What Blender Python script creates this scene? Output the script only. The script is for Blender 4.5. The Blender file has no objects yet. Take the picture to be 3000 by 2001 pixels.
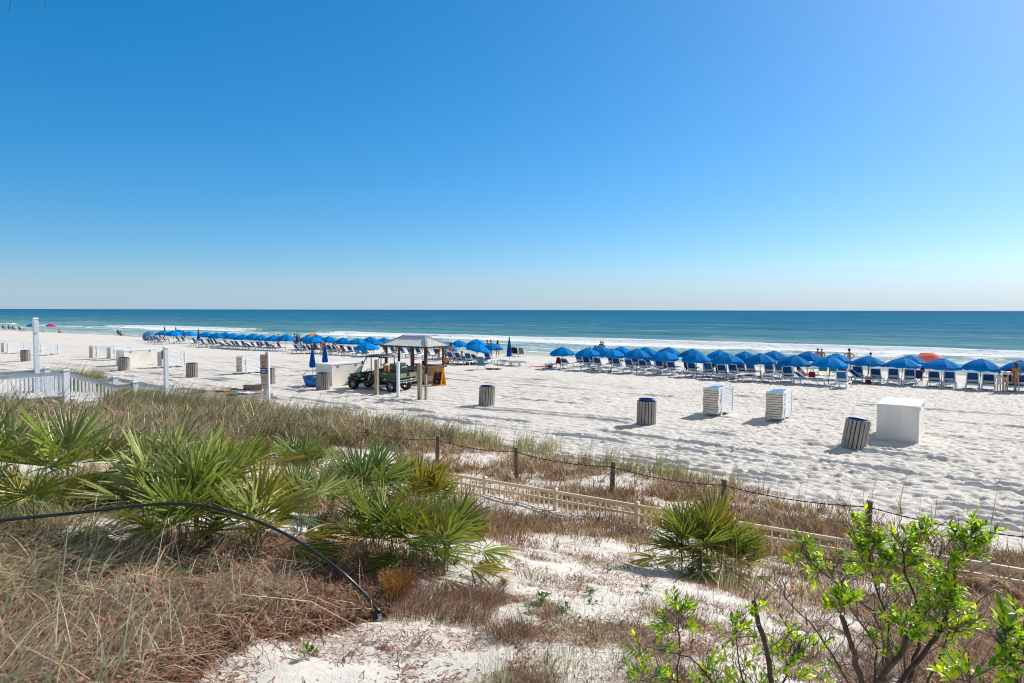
import bpy, math, random
import numpy as np
from mathutils import Vector, Matrix, Euler

random.seed(7)
rng = np.random.default_rng(7)
SC = bpy.context.scene
COL = SC.collection
R = math.radians

# ------------------------------------------------------------------ camera
CAM_H, F, CX, CY = 4.5, 2000.0, 1500.0, 1000.5
CAMROT = Matrix.Rotation(R(90 - 2.65), 3, 'X') @ Matrix.Rotation(R(0.115), 3, 'Z')
CAMPOS = Vector((0, 0, CAM_H))
cam_data = bpy.data.cameras.new("camera")
cam_data.lens, cam_data.sensor_width = 24.0, 36.0
cam_data.clip_start, cam_data.clip_end = 0.05, 120000.0
cam = bpy.data.objects.new("camera", cam_data)
cam.matrix_world = Matrix.Translation(CAMPOS) @ CAMROT.to_4x4()
COL.objects.link(cam)
SC.camera = cam

# the shore frame: u runs along the beach to the right, s runs out to sea
TH = math.atan2(-0.5758, 0.8176)
CU, SU = math.cos(TH), math.sin(TH)


def W(u, s, z=0.0):
    return Vector((u * CU - s * SU, u * SU + s * CU, z))


def US(p):
    return (p[0] * CU + p[1] * SU, -p[0] * SU + p[1] * CU)


# ------------------------------------------------------------------ noise
def _h(xi, yi, seed):
    n = (xi.astype(np.int64) * 374761393 + yi.astype(np.int64) * 668265263 + seed * 974634757) & 0xffffffff
    n = ((n ^ (n >> 13)) * 1274126177) & 0xffffffff
    n = (n ^ (n >> 16)) & 0xffffffff
    return n / 4294967295.0


def vnoise(x, y, seed=0):
    x, y = np.asarray(x, float), np.asarray(y, float)
    xi, yi = np.floor(x), np.floor(y)
    fx, fy = x - xi, y - yi
    fx, fy = fx * fx * fx * (fx * (fx * 6 - 15) + 10), fy * fy * fy * (fy * (fy * 6 - 15) + 10)
    a, b = _h(xi, yi, seed), _h(xi + 1, yi, seed)
    c, d = _h(xi, yi + 1, seed), _h(xi + 1, yi + 1, seed)
    return (a + (b - a) * fx) * (1 - fy) + (c + (d - c) * fx) * fy


def fbm(x, y, seed=0, octv=4):
    t, a, n = 0, 0.5, 0
    for i in range(octv):
        t = t + a * vnoise(np.asarray(x) * 2 ** i + 17.3 * i, np.asarray(y) * 2 ** i - 9.1 * i, seed + i)
        n += a
        a *= 0.5
    return t / n


def sst(a, b, x):
    t = np.clip((np.asarray(x, float) - a) / (b - a), 0, 1)
    return t * t * (3 - 2 * t)


# ------------------------------------------------------------------ terrain height
GS = [-80, -5, 0, 3, 5, 7, 9, 11, 12.5, 14.5, 17, 19, 40, 62, 75, 120, 400]
GZ = [2.6, 2.3, 2.2, 2.1, 1.88, 1.42, 0.88, 0.43, 0.25, 0.16, 0.05, 0.0, 0.0, -0.42, -0.95, -2.6, -9]


def ground_z(u, s):
    u, s = np.asarray(u, float), np.asarray(s, float)
    z = np.interp(s, GS, GZ)
    bump = 0.62 * sst(-9, -20, u) * (1 - 0.85 * sst(-31, -38, u)) * np.exp(-((s - 12.6) / 4.2) ** 2)
    dune = 1 - sst(13, 18, s)
    z = z + bump + dune * (0.20 * (fbm(u / 2.6, s / 2.6, 5, 3) - 0.5) + 0.05 * (vnoise(u / 0.6, s / 0.6, 9) - 0.5))
    z = z + (1 - dune) * (0.10 * (fbm(u / 5, s / 3.2, 21, 3) - 0.5)) * (1 - sst(56, 63, s))
    return z


def gz(p):
    u, s = US(p)
    return float(ground_z(u, s))


def rays(px, py):
    px, py = np.asarray(px, float), np.asarray(py, float)
    d = np.stack([(px - CX) / F, -(py - CY) / F, -np.ones_like(px)], -1)
    return d @ np.array(CAMROT).T


def at_ground(px, py, it=40):
    """points where sight lines meet the terrain (vectorised)"""
    d = rays(px, py)
    t = np.full(d.shape[:-1], 8.0)
    for _ in range(it):
        x, y = d[..., 0] * t, d[..., 1] * t
        z = ground_z(x * CU + y * SU, -x * SU + y * CU)
        t = 0.5 * t + 0.5 * np.clip((z - CAM_H) / np.minimum(d[..., 2], -1e-4), 0.5, 900)
    P = d * t[..., None]
    P[..., 2] += CAM_H
    u, s = P[..., 0] * CU + P[..., 1] * SU, -P[..., 0] * SU + P[..., 1] * CU
    P[..., 2] = ground_z(u, s)
    return P


def at(px, py):
    return Vector(at_ground(np.array([px]), np.array([py]))[0])


def ray1(px, py):
    return Vector(rays(np.array([px]), np.array([py]))[0])


def on_s(px, py, s0):
    d = ray1(px, py)
    k = -d.x * SU + d.y * CU
    return CAMPOS + d * (s0 / k)


def on_u(px, py, u0):
    d = ray1(px, py)
    k = d.x * CU + d.y * SU
    return CAMPOS + d * (u0 / k)


def on_y(px, py, dist):
    d = ray1(px, py)
    return CAMPOS + d * (dist / d.y)


def stand(px, s0):
    """ground point in the column of px at s = s0"""
    p = on_s(px, 950, s0)
    return Vector((p.x, p.y, gz(p)))


# ------------------------------------------------------------------ materials
def lin(r, g, b):
    f = lambda c: (c / 255 / 12.92) if c / 255 <= 0.04045 else ((c / 255 + 0.055) / 1.055) ** 2.4
    return (f(r), f(g), f(b))


class NT:
    def __init__(self, name):
        self.m = bpy.data.materials.new(name)
        self.m.use_nodes = True
        self.t = self.m.node_tree
        self.t.nodes.clear()
        self.out = self.n('ShaderNodeOutputMaterial')

    def n(self, typ, **kw):
        o = self.t.nodes.new(typ)
        for k, v in kw.items():
            if k.startswith('_'):
                setattr(o, k[1:], v)
            else:
                key = int(k[1:]) if k[0] == 'i' and k[1:].isdigit() else k.replace('__', ' ')
                if isinstance(v, bpy.types.NodeSocket):
                    self.t.links.new(v, o.inputs[key])
                else:
                    o.inputs[key].default_value = v
        return o

    def link(self, a, b):
        self.t.links.new(a, b)

    def ramp(self, fac, stops, interp='LINEAR'):
        r = self.n('ShaderNodeValToRGB')
        r.color_ramp.interpolation = interp
        e = r.color_ramp.elements
        while len(e) < len(stops):
            e.new(0.5)
        for i, (p, c) in enumerate(stops):
            e[i].position = p
            e[i].color = (*c, 1) if len(c) == 3 else c
        self.link(fac, r.inputs[0])
        return r.outputs[0]

    def math(self, op, a, b=0.0, c=0.0, clamp=False):
        m = self.n('ShaderNodeMath', _operation=op, _use_clamp=clamp)
        for i, v in enumerate((a, b, c)):
            if isinstance(v, bpy.types.NodeSocket):
                self.link(v, m.inputs[i])
            else:
                m.inputs[i].default_value = v
        return m.outputs[0]

    def mix(self, fac, a, b, blend='MIX'):
        m = self.n('ShaderNodeMix', _data_type='RGBA', _blend_type=blend)
        for i, v in ((0, fac), (6, a), (7, b)):
            if isinstance(v, bpy.types.NodeSocket):
                self.link(v, m.inputs[i])
            else:
                m.inputs[i].default_value = (*v, 1) if isinstance(v, tuple) and len(v) == 3 else v
        return m.outputs[2]


MATS = {}


def mat(name, col, rough=0.6, amt=0.12, scale=6.0, bump=0.0, metal=0.0, trans=0.0, spec=0.4, stretch=None, fade=0.0):
    """plain weathered surface: Principled with noise-driven colour variation"""
    if name in MATS:
        return MATS[name]
    N = NT(name)
    tc = N.n('ShaderNodeTexCoord').outputs['Object']
    if stretch:
        tc = N.n('ShaderNodeMapping', Vector=tc, Scale=stretch).outputs[0]
    nz = N.n('ShaderNodeTexNoise', Vector=tc, Scale=scale, Detail=4.0, Roughness=0.6).outputs[0]
    lo = tuple(c * (1 - amt * 1.6) for c in col)
    hi = tuple(min(1, c * (1 + amt)) for c in col)
    c = N.ramp(nz, [(0.3, lo), (0.7, hi)])
    if fade:
        oi = N.n('ShaderNodeObjectInfo').outputs['Random']
        c = N.n('ShaderNodeHueSaturation', Color=c, Saturation=N.math('MULTIPLY_ADD', oi, -.1, 1.1), Value=N.math('MULTIPLY_ADD', oi, fade * 2, 1 - fade)).outputs[0]
    p = N.n('ShaderNodeBsdfPrincipled', Base__Color=c, Roughness=rough, Metallic=metal)
    p.inputs['Specular IOR Level'].default_value = spec
    if bump:
        b = N.n('ShaderNodeBump', Height=nz, Strength=bump, Distance=0.02)
        N.link(b.outputs[0], p.inputs['Normal'])
    o = p.outputs[0]
    if trans:
        t = N.n('ShaderNodeBsdfTranslucent', Color=c)
        o = N.n('ShaderNodeMixShader', i0=trans, i1=o, i2=t.outputs[0]).outputs[0]
    N.link(o, N.out.inputs[0])
    MATS[name] = N.m
    return N.m


def leaf_mat(name, trans=0.35, rough=0.5, spec=0.3, gain=1.0, hue_var=0.0):
    """colour comes from the 'Col' attribute each leaf or blade carries"""
    N = NT(name)
    c = N.n('ShaderNodeAttribute', _attribute_name='Col').outputs['Color']
    if hue_var:
        oi = N.n('ShaderNodeObjectInfo').outputs['Random']
        v = N.math('MULTIPLY_ADD', oi, hue_var * 2, 1 - hue_var)
        c = N.n('ShaderNodeHueSaturation', Color=c, Value=v).outputs[0]
    p = N.n('ShaderNodeBsdfPrincipled', Base__Color=c, Roughness=rough)
    p.inputs['Specular IOR Level'].default_value = spec
    tcol = N.mix(1.0, c, (1.0 * gain, 1.0 * gain, 0.6 * gain), 'MULTIPLY')
    t = N.n('ShaderNodeBsdfTranslucent', Color=tcol)
    o = N.n('ShaderNodeMixShader', i0=trans, i1=p.outputs[0], i2=t.outputs[0]).outputs[0]
    N.link(o, N.out.inputs[0])
    return N.m


# ------------------------------------------------------------------ mesh building
class MB:
    def __init__(self):
        self.v, self.f, self.m = [], [], []

    def add(self, vs, fs, mi=0):
        o = len(self.v)
        self.v += [tuple(x) for x in vs]
        self.f += [tuple(i + o for i in f) for f in fs]
        self.m += [mi] * len(fs)
        return self

    def box(self, c, size, rot=None, mi=0, top=1.0):
        sx, sy, sz = (x / 2 for x in size)
        vs = []
        for z in (-1, 1):
            k = top if z > 0 else 1.0
            for x, y in ((-1, -1), (1, -1), (1, 1), (-1, 1)):
                p = Vector((x * sx * k, y * sy * k, z * sz))
                if rot is not None:
                    p = rot @ p
                vs.append(p + Vector(c))
        return self.add(vs, [(3, 2, 1, 0), (4, 5, 6, 7), (0, 1, 5, 4), (1, 2, 6, 5), (2, 3, 7, 6), (3, 0, 4, 7)], mi)

    def bar(self, p, q, w, h, mi=0, up=(0, 0, 1)):
        p, q = Vector(p), Vector(q)
        d = q - p
        x = d.normalized()
        z = Vector(up)
        y = z.cross(x)
        if y.length < 1e-3:
            y = Vector((0, 1, 0)).cross(x)
        y.normalize()
        z = x.cross(y)
        rot = Matrix((x, y, z)).transposed()
        return self.box((p + q) / 2, (d.length, w, h), rot, mi)

    def tube(self, pts, rad, n=8, mi=0, caps=True):
        pts = [Vector(p) for p in pts]
        if not isinstance(rad, (list, tuple)):
            rad = [rad] * len(pts)
        vs, fs = [], []
        prev = None
        for i, p in enumerate(pts):
            t = (pts[min(i + 1, len(pts) - 1)] - pts[max(i - 1, 0)])
            t = t.normalized() if t.length > 1e-9 else Vector((0, 0, 1))
            if prev is None:
                a = Vector((0, 0, 1)) if abs(t.z) < 0.9 else Vector((1, 0, 0))
                x = t.cross(a).normalized()
            else:
                x = (prev - t * prev.dot(t))
                x = x.normalized() if x.length > 1e-6 else t.orthogonal().normalized()
            prev = x
            y = t.cross(x)
            for k in range(n):
                an = 2 * math.pi * k / n
                vs.append(p + (x * math.cos(an) + y * math.sin(an)) * rad[i])
        for i in range(len(pts) - 1):
            for k in range(n):
                a, b = i * n + k, i * n + (k + 1) % n
                fs.append((a, b, b + n, a + n))
        if caps:
            fs.append(tuple(range(n - 1, -1, -1)))
            fs.append(tuple((len(pts) - 1) * n + k for k in range(n)))
        return self.add(vs, fs, mi)

    def lathe(self, prof, n=16, c=(0, 0, 0), mi=0, axis='z'):
        vs, fs = [], []
        for r, z in prof:
            for k in range(n):
                a = 2 * math.pi * k / n
                if axis == 'z':
                    vs.append((c[0] + r * math.cos(a), c[1] + r * math.sin(a), c[2] + z))
                else:
                    vs.append((c[0] + r * math.cos(a), c[1] + z, c[2] + r * math.sin(a)))
        for i in range(len(prof) - 1):
            for k in range(n):
                a, b = i * n + k, i * n + (k + 1) % n
                fs.append((a, b, b + n, a + n))
        return self.add(vs, fs, mi)

    def prism(self, poly, y0, y1, mi=0):
        """polygon in x,z extruded along y"""
        n = len(poly)
        vs = [(x, y0, z) for x, z in poly] + [(x, y1, z) for x, z in poly]
        fs = [tuple(range(n)), tuple(range(2 * n - 1, n - 1, -1))]
        fs += [(i, (i + 1) % n + 0, (i + 1) % n + n, i + n)[::-1] for i in range(n)]
        return self.add(vs, fs, mi)

    def mesh(self, name, mats, smooth=False):
        me = bpy.data.meshes.new(name)
        me.from_pydata(self.v, [], self.f)
        for x in (mats if isinstance(mats, (list, tuple)) else [mats]):
            me.materials.append(x)
        me.polygons.foreach_set('material_index', self.m)
        if smooth:
            me.polygons.foreach_set('use_smooth', [True] * len(self.f))
        me.update()
        return me

    def build(self, name, mats, parent=None, loc=None, rotz=0.0, smooth=False):
        return link(name, self.mesh(name, mats, smooth), parent, loc, rotz)


def link(name, me, parent=None, loc=None, rotz=0.0):
    o = bpy.data.objects.new(name, me)
    COL.objects.link(o)
    if parent is not None:
        o.parent = parent
    if loc is not None:
        o.location = loc
    o.rotation_euler = (0, 0, rotz)
    return o


def tag(o, label=None, cat=None, group=None, kind=None):
    for k, v in (('label', label), ('category', cat), ('group', group), ('kind', kind)):
        if v:
            o[k] = v
    return o


def thing(name, label, cat, loc=(0, 0, 0), rotz=0.0, group=None):
    o = link(name, None, None, loc, rotz)
    return tag(o, label, cat, group)


def kids(o):
    return [c for c in ALLK.get(o.name, [])]


ALLK = {}


def part(o):
    """remember a child so that copies need no scene lookups"""
    ALLK.setdefault(o.parent.name, []).append(o)
    return o


def dup(o, loc=None, rotz=None, label=None, group=None, parent=None):
    c = o.copy()
    COL.objects.link(c)
    if parent is not None:
        c.parent = parent
    if loc is not None:
        c.location = loc
    if rotz is not None:
        c.rotation_euler = (0, 0, rotz)
    tag(c, label, None, group)
    for k in kids(o):
        part(dup(k, parent=c))
    return c


def np_mesh(name, V, faces, cols=None, m=None, smooth=False, attrs=None):
    """V (n,3); faces list of (k,nf) index arrays"""
    me = bpy.data.meshes.new(name)
    me.vertices.add(len(V))
    me.vertices.foreach_set('co', np.ascontiguousarray(V, np.float32).ravel())
    nl = sum(f.size for f in faces)
    nf = sum(len(f) for f in faces)
    me.loops.add(nl)
    me.loops.foreach_set('vertex_index', np.concatenate([f.ravel() for f in faces]).astype(np.int32))
    me.polygons.add(nf)
    tot = np.concatenate([np.full(len(f), f.shape[1]) for f in faces]).astype(np.int32)
    me.polygons.foreach_set('loop_start', (np.cumsum(tot) - tot).astype(np.int32))
    me.update(calc_edges=True)
    if smooth:
        me.polygons.foreach_set('use_smooth', np.ones(nf, bool))
    if cols is not None:
        a = me.attributes.new('Col', 'FLOAT_COLOR', 'POINT')
        a.data.foreach_set('color', np.concatenate([cols, np.ones((len(cols), 1))], 1).astype(np.float32).ravel())
    for k, v in (attrs or {}).items():
        a = me.attributes.new(k, 'FLOAT', 'POINT')
        a.data.foreach_set('value', np.asarray(v, np.float32).ravel())
    if m:
        me.materials.append(m)
    me.validate()
    return me


ORD = ("first second third fourth fifth sixth seventh eighth ninth tenth eleventh twelfth thirteenth fourteenth fifteenth "
       "sixteenth seventeenth eighteenth nineteenth twentieth").split()
for _t in ('twenty', 'thirty', 'forty'):
    if _t != 'twenty':
        ORD.append({'thirty': 'thirtieth', 'forty': 'fortieth'}[_t])
    ORD += [f'{_t}-{x}' for x in ORD[:9]]
# ------------------------------------------------------------------ light and sky
SUN_AZ = math.atan2(0.82, 0.57)      # clockwise from +Y
SUN_EL = R(37)
world = bpy.data.worlds.new("World")
SC.world = world
world.use_nodes = True
wt = world.node_tree
wt.nodes.clear()
wo = wt.nodes.new('ShaderNodeOutputWorld')
bg = wt.nodes.new('ShaderNodeBackground')
sky = wt.nodes.new('ShaderNodeTexSky')
sky.sky_type = 'NISHITA'
sky.sun_disc = False
sky.sun_elevation = SUN_EL
sky.sun_rotation = SUN_AZ
sky.altitude = 318
sky.air_density = 0.875
sky.dust_density = 0.915
sky.ozone_density = 9.2
hs = wt.nodes.new('ShaderNodeHueSaturation')
hs.inputs['Saturation'].default_value = 1.37
hs.inputs['Hue'].default_value = 0.4937
hs.inputs['Value'].default_value = 1.591
ga = wt.nodes.new('ShaderNodeGamma')
ga.inputs[1].default_value = 0.7527
wt.links.new(sky.outputs[0], ga.inputs[0])
wt.links.new(ga.outputs[0], hs.inputs['Color'])
# neutral veil added to the unseen sky overhead to lift shadows, and a little pale sea haze on the horizon
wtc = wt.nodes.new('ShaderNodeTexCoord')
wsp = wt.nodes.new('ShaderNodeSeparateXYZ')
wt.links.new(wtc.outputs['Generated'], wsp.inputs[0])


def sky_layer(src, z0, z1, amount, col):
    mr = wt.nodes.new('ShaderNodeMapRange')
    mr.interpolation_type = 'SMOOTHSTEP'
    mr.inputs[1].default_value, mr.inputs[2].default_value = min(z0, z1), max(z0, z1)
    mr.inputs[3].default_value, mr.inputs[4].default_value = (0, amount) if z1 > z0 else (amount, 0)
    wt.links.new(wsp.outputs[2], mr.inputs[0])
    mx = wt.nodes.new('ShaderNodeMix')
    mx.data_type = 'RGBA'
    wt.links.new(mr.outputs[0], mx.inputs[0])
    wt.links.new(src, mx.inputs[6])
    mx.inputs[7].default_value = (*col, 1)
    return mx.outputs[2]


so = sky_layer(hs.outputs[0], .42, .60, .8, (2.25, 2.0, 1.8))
so = sky_layer(so, .075, 0, .6, (3.3, 4.45, 5.5))
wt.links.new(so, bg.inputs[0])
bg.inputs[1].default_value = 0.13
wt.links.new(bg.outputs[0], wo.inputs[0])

sl = bpy.data.lights.new("sun", 'SUN')
sl.energy = 5.0
sl.angle = R(0.53)
sl.color = (1.0, 0.96, 0.90)
sun = bpy.data.objects.new("sun", sl)
COL.objects.link(sun)
sd = Vector((math.sin(SUN_AZ) * math.cos(SUN_EL), math.cos(SUN_AZ) * math.cos(SUN_EL), math.sin(SUN_EL)))
sun.rotation_euler = sd.to_track_quat('Z', 'Y').to_euler()
sun.location = (40, 30, 60)

SC.view_settings.view_transform = 'Standard'
SC.view_settings.look = 'None'
SC.view_settings.exposure = 0.1
SC.view_settings.gamma = 1.0
SC.cycles.use_denoising = True
SC.cycles.filter_width = 1.1
SC.cycles.max_bounces = 6
SC.cycles.diffuse_bounces = 3
SC.cycles.glossy_bounces = 2
SC.cycles.transmission_bounces = 3
SC.cycles.transparent_max_bounces = 6
SC.cycles.sample_clamp_indirect = 6.0

# ------------------------------------------------------------------ people (body shapes first, while the scene is empty)
POSES = {}


def pose_def(name):
    A = dict(pelvis=(0, 0, .95), belly=(0, .01, 1.1), chest=(0, 0, 1.3), neck=(0, .0, 1.47), head=(0, .02, 1.58), crown=(0, .0, 1.69),
             sh=(.18, 0, 1.4), el=(.25, -.02, 1.13), wr=(.25, .05, .9), hip=(.09, 0, .9), kn=(.1, .02, .5), an=(.1, -.03, .09), to=(.12, .15, .035))
    if name == 'hips':
        A.update(el=(.38, -.06, 1.17), wr=(.2, .05, 1.02))
    if name == 'walk':
        A.update(wr=(.27, .16, .95))
    if name == 'bend':
        A.update(pelvis=(0, -.1, .92), belly=(0, .05, 1.05), chest=(0, .28, 1.14), neck=(0, .44, 1.16), head=(0, .55, 1.14), crown=(0, .64, 1.1),
                 sh=(.17, .36, 1.12), el=(.2, .42, .86), wr=(.17, .5, .62), hip=(.09, -.1, .88), kn=(.1, 0, .48), an=(.1, -.05, .09))
    if name == 'sit':
        A.update(pelvis=(0, 0, .13), belly=(0, -.03, .28), chest=(0, -.03, .47), neck=(0, 0, .64), head=(0, .04, .75), crown=(0, .04, .86),
                 sh=(.18, -.02, .57), el=(.27, .08, .33), wr=(.2, .3, .36), hip=(.1, .04, .12), kn=(.16, .4, .42), an=(.12, .62, .09), to=(.12, .76, .035))
    if name == 'recline':
        A.update(pelvis=(0, -.28, .5), belly=(0, -.42, .62), chest=(0, -.53, .8), neck=(0, -.62, .95), head=(0, -.62, 1.06), crown=(0, -.63, 1.17),
                 sh=(.18, -.57, .89), el=(.27, -.4, .66), wr=(.2, -.15, .6), hip=(.1, -.24, .48), kn=(.11, .2, .6), an=(.1, .62, .45), to=(.11, .68, .58))
    if name == 'chair':
        A.update(pelvis=(0, -.05, .36), belly=(0, -.1, .5), chest=(0, -.14, .7), neck=(0, -.12, .87), head=(0, -.08, .98), crown=(0, -.09, 1.09),
                 sh=(.18, -.14, .8), el=(.27, -.05, .57), wr=(.24, .2, .55), hip=(.1, 0, .35), kn=(.13, .38, .42), an=(.12, .46, .09), to=(.13, .6, .035))
    return A


def skin_mesh(name, V, E, Rd, root, lev=1):
    me = bpy.data.meshes.new(name)
    me.from_pydata([tuple(v) for v in V], E, [])
    o = bpy.data.objects.new(name, me)
    COL.objects.link(o)
    o.modifiers.new('skin', 'SKIN').use_smooth_shade = True
    sv = me.skin_vertices[0].data
    for i, r in enumerate(Rd):
        sv[i].radius = (r, r) if not isinstance(r, tuple) else r
        sv[i].use_root = (i == root)
    m2 = o.modifiers.new('sub', 'SUBSURF')
    m2.levels = m2.render_levels = lev
    dg = bpy.context.evaluated_depsgraph_get()
    out = bpy.data.meshes.new_from_object(o.evaluated_get(dg))
    out.name = name
    bpy.data.objects.remove(o)
    bpy.data.meshes.remove(me)
    return out


def make_pose(name):
    A = {k: Vector(v) for k, v in pose_def(name).items()}
    V, E, Rd = [], [], []

    def nd(p, r, par=None):
        V.append(Vector(p))
        Rd.append(r)
        if par is not None:
            E.append((par, len(V) - 1))
        return len(V) - 1

    mir = lambda p, sgn: Vector((p.x * sgn, p.y, p.z))
    pv = nd(A['pelvis'], (.14, .11))
    be = nd(A['belly'], (.125, .1), pv)
    ch = nd(A['chest'], (.15, .11), be)
    nk = nd(A['neck'], .052, ch)
    hd = nd(A['head'], (.078, .09), nk)
    cr = nd(A['crown'], (.062, .07), hd)
    f = (A['head'] - A['neck']).normalized()
    fw = Vector((0, 1, 0)) if name != 'bend' else Vector((0, .3, -1))
    fw = (fw - f * fw.dot(f)).normalized()
    nd(A['head'] + fw * .085 - f * .005, .018, hd)               # nose
    nd(A['head'] + fw * .06 - f * .06, .03, hd)                  # chin
    for sg in (1, -1):
        arm_y = .16 if (name == 'walk' and sg < 0) else 0
        sh = nd(mir(A['sh'], sg), .058, ch)
        el = nd(mir(A['el'], sg), .042, sh)
        wr = nd(mir(A['wr'], sg) - Vector((0, arm_y * 1.5, 0)), .028, el)
        d = (V[wr] - V[el]).normalized()
        lat = d.cross(Vector((sg, 0, 0)))
        lat = lat.normalized() if lat.length > .05 else Vector((0, 1, 0))
        pm = nd(V[wr] + d * .08, (.032, .02), wr)
        for k, ln in ((-1.5, .06), (-.5, .075), (.5, .072), (1.5, .055)):
            a = nd(V[pm] + lat * k * .017 + d * .03, .0095, pm)
            nd(V[a] + d * ln * .8 + Vector((-sg * .02, 0, 0)), .008, a)
        th = nd(V[wr] + d * .035 + lat * .04, .011, wr)
        nd(V[th] + d * .04 + lat * .012, .009, th)
        hp = nd(mir(A['hip'], sg), .092, pv)
        st = (.16 * sg if name == 'walk' else 0)
        kn = nd(mir(A['kn'], sg) + Vector((0, st * .6, 0)), .058, hp)
        an = nd(mir(A['an'], sg) + Vector((0, st, 0)), .038, kn)
        nd(mir(A['to'], sg) + Vector((0, st, 0)), .03, an)
    body = skin_mesh('body_' + name, V, E, Rd, pv)
    idx = {}
    # clothing follows the same bones, a little wider
    def cloth(nm, chain_sets):
        V2, E2, R2, root = [], [], [], 0
        mp = {}
        for a, b, ra, rb in chain_sets:
            for q, r in ((a, ra), (b, rb)):
                if q not in mp:
                    mp[q] = len(V2)
                    s = -1 if q.endswith('-') else 1
                    key = q.rstrip('-')
                    if '/' in key:
                        k1, k2, t = key.split('/')
                        p = A[k1].lerp(A[k2], float(t))
                    else:
                        p = A[key].copy()
                    V2.append(Vector((p.x * s, p.y, p.z)))
                    R2.append(r)
            E2.append((mp[a], mp[b]))
        return skin_mesh(nm + '_' + name, V2, E2, R2, 0)
    trunks = cloth('trunks', [('pelvis', 'hip', (.155, .125), .108), ('hip', 'hip/kn/.6', .108, .1), ('pelvis', 'hip-', .15, .108), ('hip-', 'hip/kn/.6-', .108, .1),
                              ('pelvis', 'pelvis/belly/.5', .15, (.145, .12))])
    brief = cloth('brief', [('pelvis', 'hip', (.155, .125), .1), ('pelvis', 'hip-', .15, .1), ('pelvis', 'pelvis/belly/.4', .15, (.145, .12))])
    top = cloth('top', [('belly/chest/.6', 'chest', (.15, .12), (.165, .126)), ('chest', 'chest/sh/.6', .16, .06), ('chest', 'chest/sh/.6-', .16, .06)])
    shirt = cloth('shirt', [('pelvis', 'belly', (.155, .125), (.14, .115)), ('belly', 'chest', .14, (.165, .126)), ('chest', 'sh', .16, .075), ('sh', 'sh/el/.6', .075, .062),
                            ('chest', 'sh-', .16, .075), ('sh-', 'sh/el/.6-', .075, .062)])
    # hair: cap, and a longer fall at the back
    def hair(long):
        mb = MB()
        c = A['head'].lerp(A['crown'], .45) - fw * .012
        x = f.cross(fw)
        M = Matrix((x, fw, f)).transposed()
        vs, fs, n, m = [], [], 12, 7
        for i in range(m):
            ph = i / (m - 1) * (math.pi * .62)
            for k in range(n):
                an = 2 * math.pi * k / n
                fy = math.sin(an)
                p = ph * (1.0 - .38 * max(0, fy)) * (1 + .15 * max(0, -fy))
                q = Vector((math.sin(p) * math.cos(an) * .1, math.sin(p) * fy * .112, math.cos(p) * .105))
                if long and i == m - 1 and fy < .2:
                    q.z -= .2
                    q.y -= .01
                vs.append(M @ q + c)
        for i in range(m - 1):
            for k in range(n):
                a, b = i * n + k, i * n + (k + 1) % n
                fs.append((a, a + n, b + n, b))
        mb.add(vs, fs)
        return mb.mesh('hair_' + name, mat('hair', (.02, .012, .008), .6), True)
    def hat(brim):
        mb = MB()
        x = f.cross(fw)
        M = Matrix((x, fw, f)).transposed()
        c = A['head'].lerp(A['crown'], .7)
        vs, fs, n = [], [], 16
        prof = [(.0, .1), (.07, .095), (.098, .03), (.105, 0), (.105 + brim, -.03), (.105, -.012)]
        for r, z in prof:
            for k in range(n):
                an = 2 * math.pi * k / n
                vs.append(M @ Vector((r * math.cos(an), r * math.sin(an), z)) + c)
        for i in range(len(prof) - 1):
            for k in range(n):
                a, b = i * n + k, i * n + (k + 1) % n
                fs.append((a, a + n, b + n, b))
        mb.add(vs, fs)
        return mb.mesh('hat_' + name, mat('hat', (.5, .33, .1), .8), True)
    POSES[name] = dict(body=body, trunks=trunks, brief=brief, top=top, shirt=shirt, hair=hair(False), long=hair(True), hat=hat(.13), cap=hat(.02))
    for k in ('body', 'trunks', 'brief', 'top', 'shirt'):
        POSES[name][k].materials.clear()
        POSES[name][k].materials.append(mat('skin_tone', (.5, .27, .17), .55))


for _p in ('stand', 'hips', 'walk', 'bend', 'sit', 'recline', 'chair'):
    make_pose(_p)

SKIN = {'fair': (.58, .34, .24), 'tan': (.42, .2, .11), 'brown': (.2, .09, .05), 'red': (.52, .22, .14)}
CLOTH = {'black': (.012, .012, .014), 'red': (.5, .02, .02), 'white': (.75, .75, .75), 'navy': (.01, .02, .1), 'blue': (.02, .12, .42), 'pink': (.75, .1, .22), 'grey': (.2, .2, .22),
         'teal': (.02, .28, .3), 'orange': (.7, .2, .04), 'maroon': (.22, .01, .03), 'stripe': (.5, .1, .06), 'green': (.03, .2, .1), 'straw': (.5, .33, .1), 'pale': (.55, .6, .7)}
HAIRC = {'dark': (.02, .012, .008), 'brown': (.09, .045, .02), 'blond': (.4, .27, .11), 'grey': (.3, .3, .3)}


def omat(o, m):
    o.material_slots[0].link = 'OBJECT'
    o.material_slots[0].material = m


def person(label, pose, loc, rotz, skin='tan', hair='dark', wear=(('trunks', 'navy'),), scale=1.0, long=False, head=None, group='people on the beach'):
    P = POSES[pose]
    t = thing('person', label, 'person', loc, rotz, group)
    t.scale = (scale,) * 3
    o = link('body', P['body'], t)
    omat(o, mat('skin_' + skin, SKIN[skin], .55, .1))
    h = link('hair', P['long' if long else 'hair'], t)
    omat(h, mat('hair_' + hair, HAIRC[hair], .6))
    for nm, c in wear:
        q = link({'trunks': 'swim_shorts', 'brief': 'swim_brief', 'top': 'swim_top', 'shirt': 'shirt'}[nm], P[nm], t)
        omat(q, mat('fabric_' + c, CLOTH[c], .8, .15))
    if head:
        q = link('hat', P['hat' if head[0] == 'hat' else 'cap'], t)
        omat(q, mat('fabric_' + head[1], CLOTH[head[1]], .8, .15))
    return t


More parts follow.
